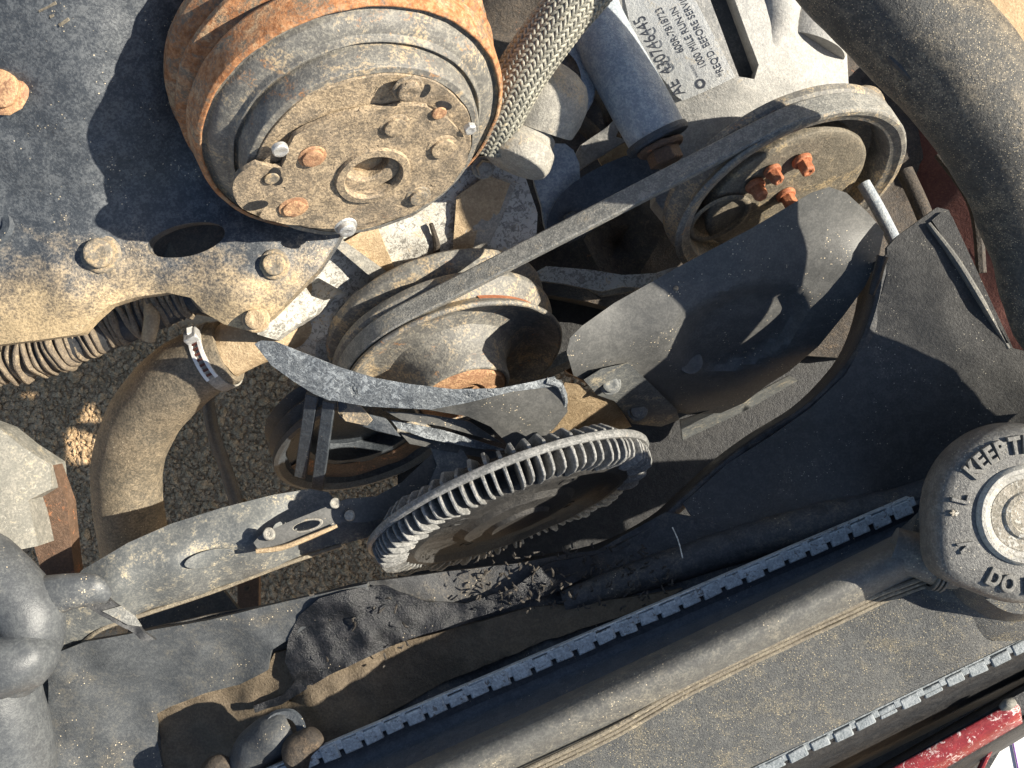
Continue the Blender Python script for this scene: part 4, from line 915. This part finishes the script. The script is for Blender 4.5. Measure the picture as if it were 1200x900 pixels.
put("purple_line", tube([P(1183, 850, -198), P(1188, 875, -198), P(1194, 905, -198)], [1.3]*3, 8), M['purple'], wpn)

# ---------------------------------------------------------------- left edge: boot, casting, rods
bt = thing("rubber_boot", "smooth grey rubber elbow boot at the left edge below the pale casting", "rubber boot", P(30, 720, 0))
put("elbow", tube([P(-90, 652, -30), P(-36, 655, -10), P(12, 694, 4), P(34, 738, 4), P(8, 790, -14)], [42, 42, 42, 41, 38], 40, wob=3), M['boot'], bt)
put("fold", tube([P(-60, 784, 30), P(0, 780, 34), P(34, 770, 24), P(58, 754, 4)], [34, 37, 34, 20], 32, wob=3), M['boot'], bt)
put("lower_sleeve", tube([P(-8, 780, -30), P(-2, 830, -40), P(6, 880, -60), P(8, 960, -80)], [50, 54, 58, 58], 36, wob=2), M['boot'], bt)
put("ear", tube([P(52, 700, 0), P(82, 692, 2), P(108, 692, -4), P(128, 700, -12)], [26, 22, 20, 8], 24, flat=.7, wob=3), M['boot'], bt)
put("torn_flap", surf([(98, 700), (125, 700), (150, 720), (168, 740), (182, 750), (168, 751), (150, 738), (120, 722), (104, 712)], lambda a, b: P(a, b, -18-(a-100)*.2), 6, res=6, amp=4, nsc=.06), M['rubber_black'], bt, bevel=1)
put("flap_patch", surf([(120, 716), (142, 710), (158, 722), (166, 734), (150, 732)], lambda a, b: P(a, b, -16-(a-100)*.2), 3, res=6, amp=2), M['belt'], bt, bevel=.8)
pcst = thing("pale_casting", "chalky pale angular casting at the left edge above the rubber boot", "casting", P(20, 560, -120))
put("block_top", surf([(-60, 480), (0, 502), (24, 522), (58, 544), (60, 573), (34, 586), (38, 606), (44, 640), (-60, 660)], zmap([(-60, 480, -90), (0, 510, -88), (58, 544, -130), (34, 586, -110), (-20, 600, -80), (44, 640, -110), (15, 570, -92)]), 50, res=9, amp=3), M['pale'], pcst, bevel=3)
put("lower_face", surf([(34, 584), (62, 545), (78, 590), (88, 680), (56, 700), (40, 640)], zmap([(34, 584, -150), (62, 545, -140), (88, 680, -190), (56, 700, -190)]), 30, res=10, amp=3), M['rustframe'], pcst, bevel=2)
tr = thing("brake_pipe_stay", "thin dark steel rod standing over the gravel beside the lower hose", "rod", P(265, 530, -500))
put("rod", tube([P(242, 455, -420), P(250, 505, -470), P(268, 560, -540), P(284, 612, -600)], [9, 10, 11, 12], 12, wob=1), M['steel_dark'], tr)
put("foot", tube([P(276, 590, -590), P(286, 606, -600), P(292, 628, -620)], [16, 24, 20], 14, wob=3), M['block'], tr)
cm = thing("lower_crossmember", "brown steel post and web low behind the dusty fan blade", "crossmember", P(290, 690, -420))
bm = bmesh.new(); box(bm, P(292, 700, -420), V((1, 0, 0)), V((0, 1, 0)), V((0, 0, 1)), 34, 130, 14); put("post", bm, M['rustframe'], cm, bevel=2)
put("web", surf([(150, 728), (220, 700), (262, 692), (280, 714), (270, 760), (150, 770)], lambda a, b: P(a, b, -300), 10, res=12, amp=4), M['shelf'], cm, bevel=2)
hexbolt(P(290, 688, -410), V((0, 0, 1)), 5, 5, M['block'], cm, washer=False)
bm = bmesh.new()
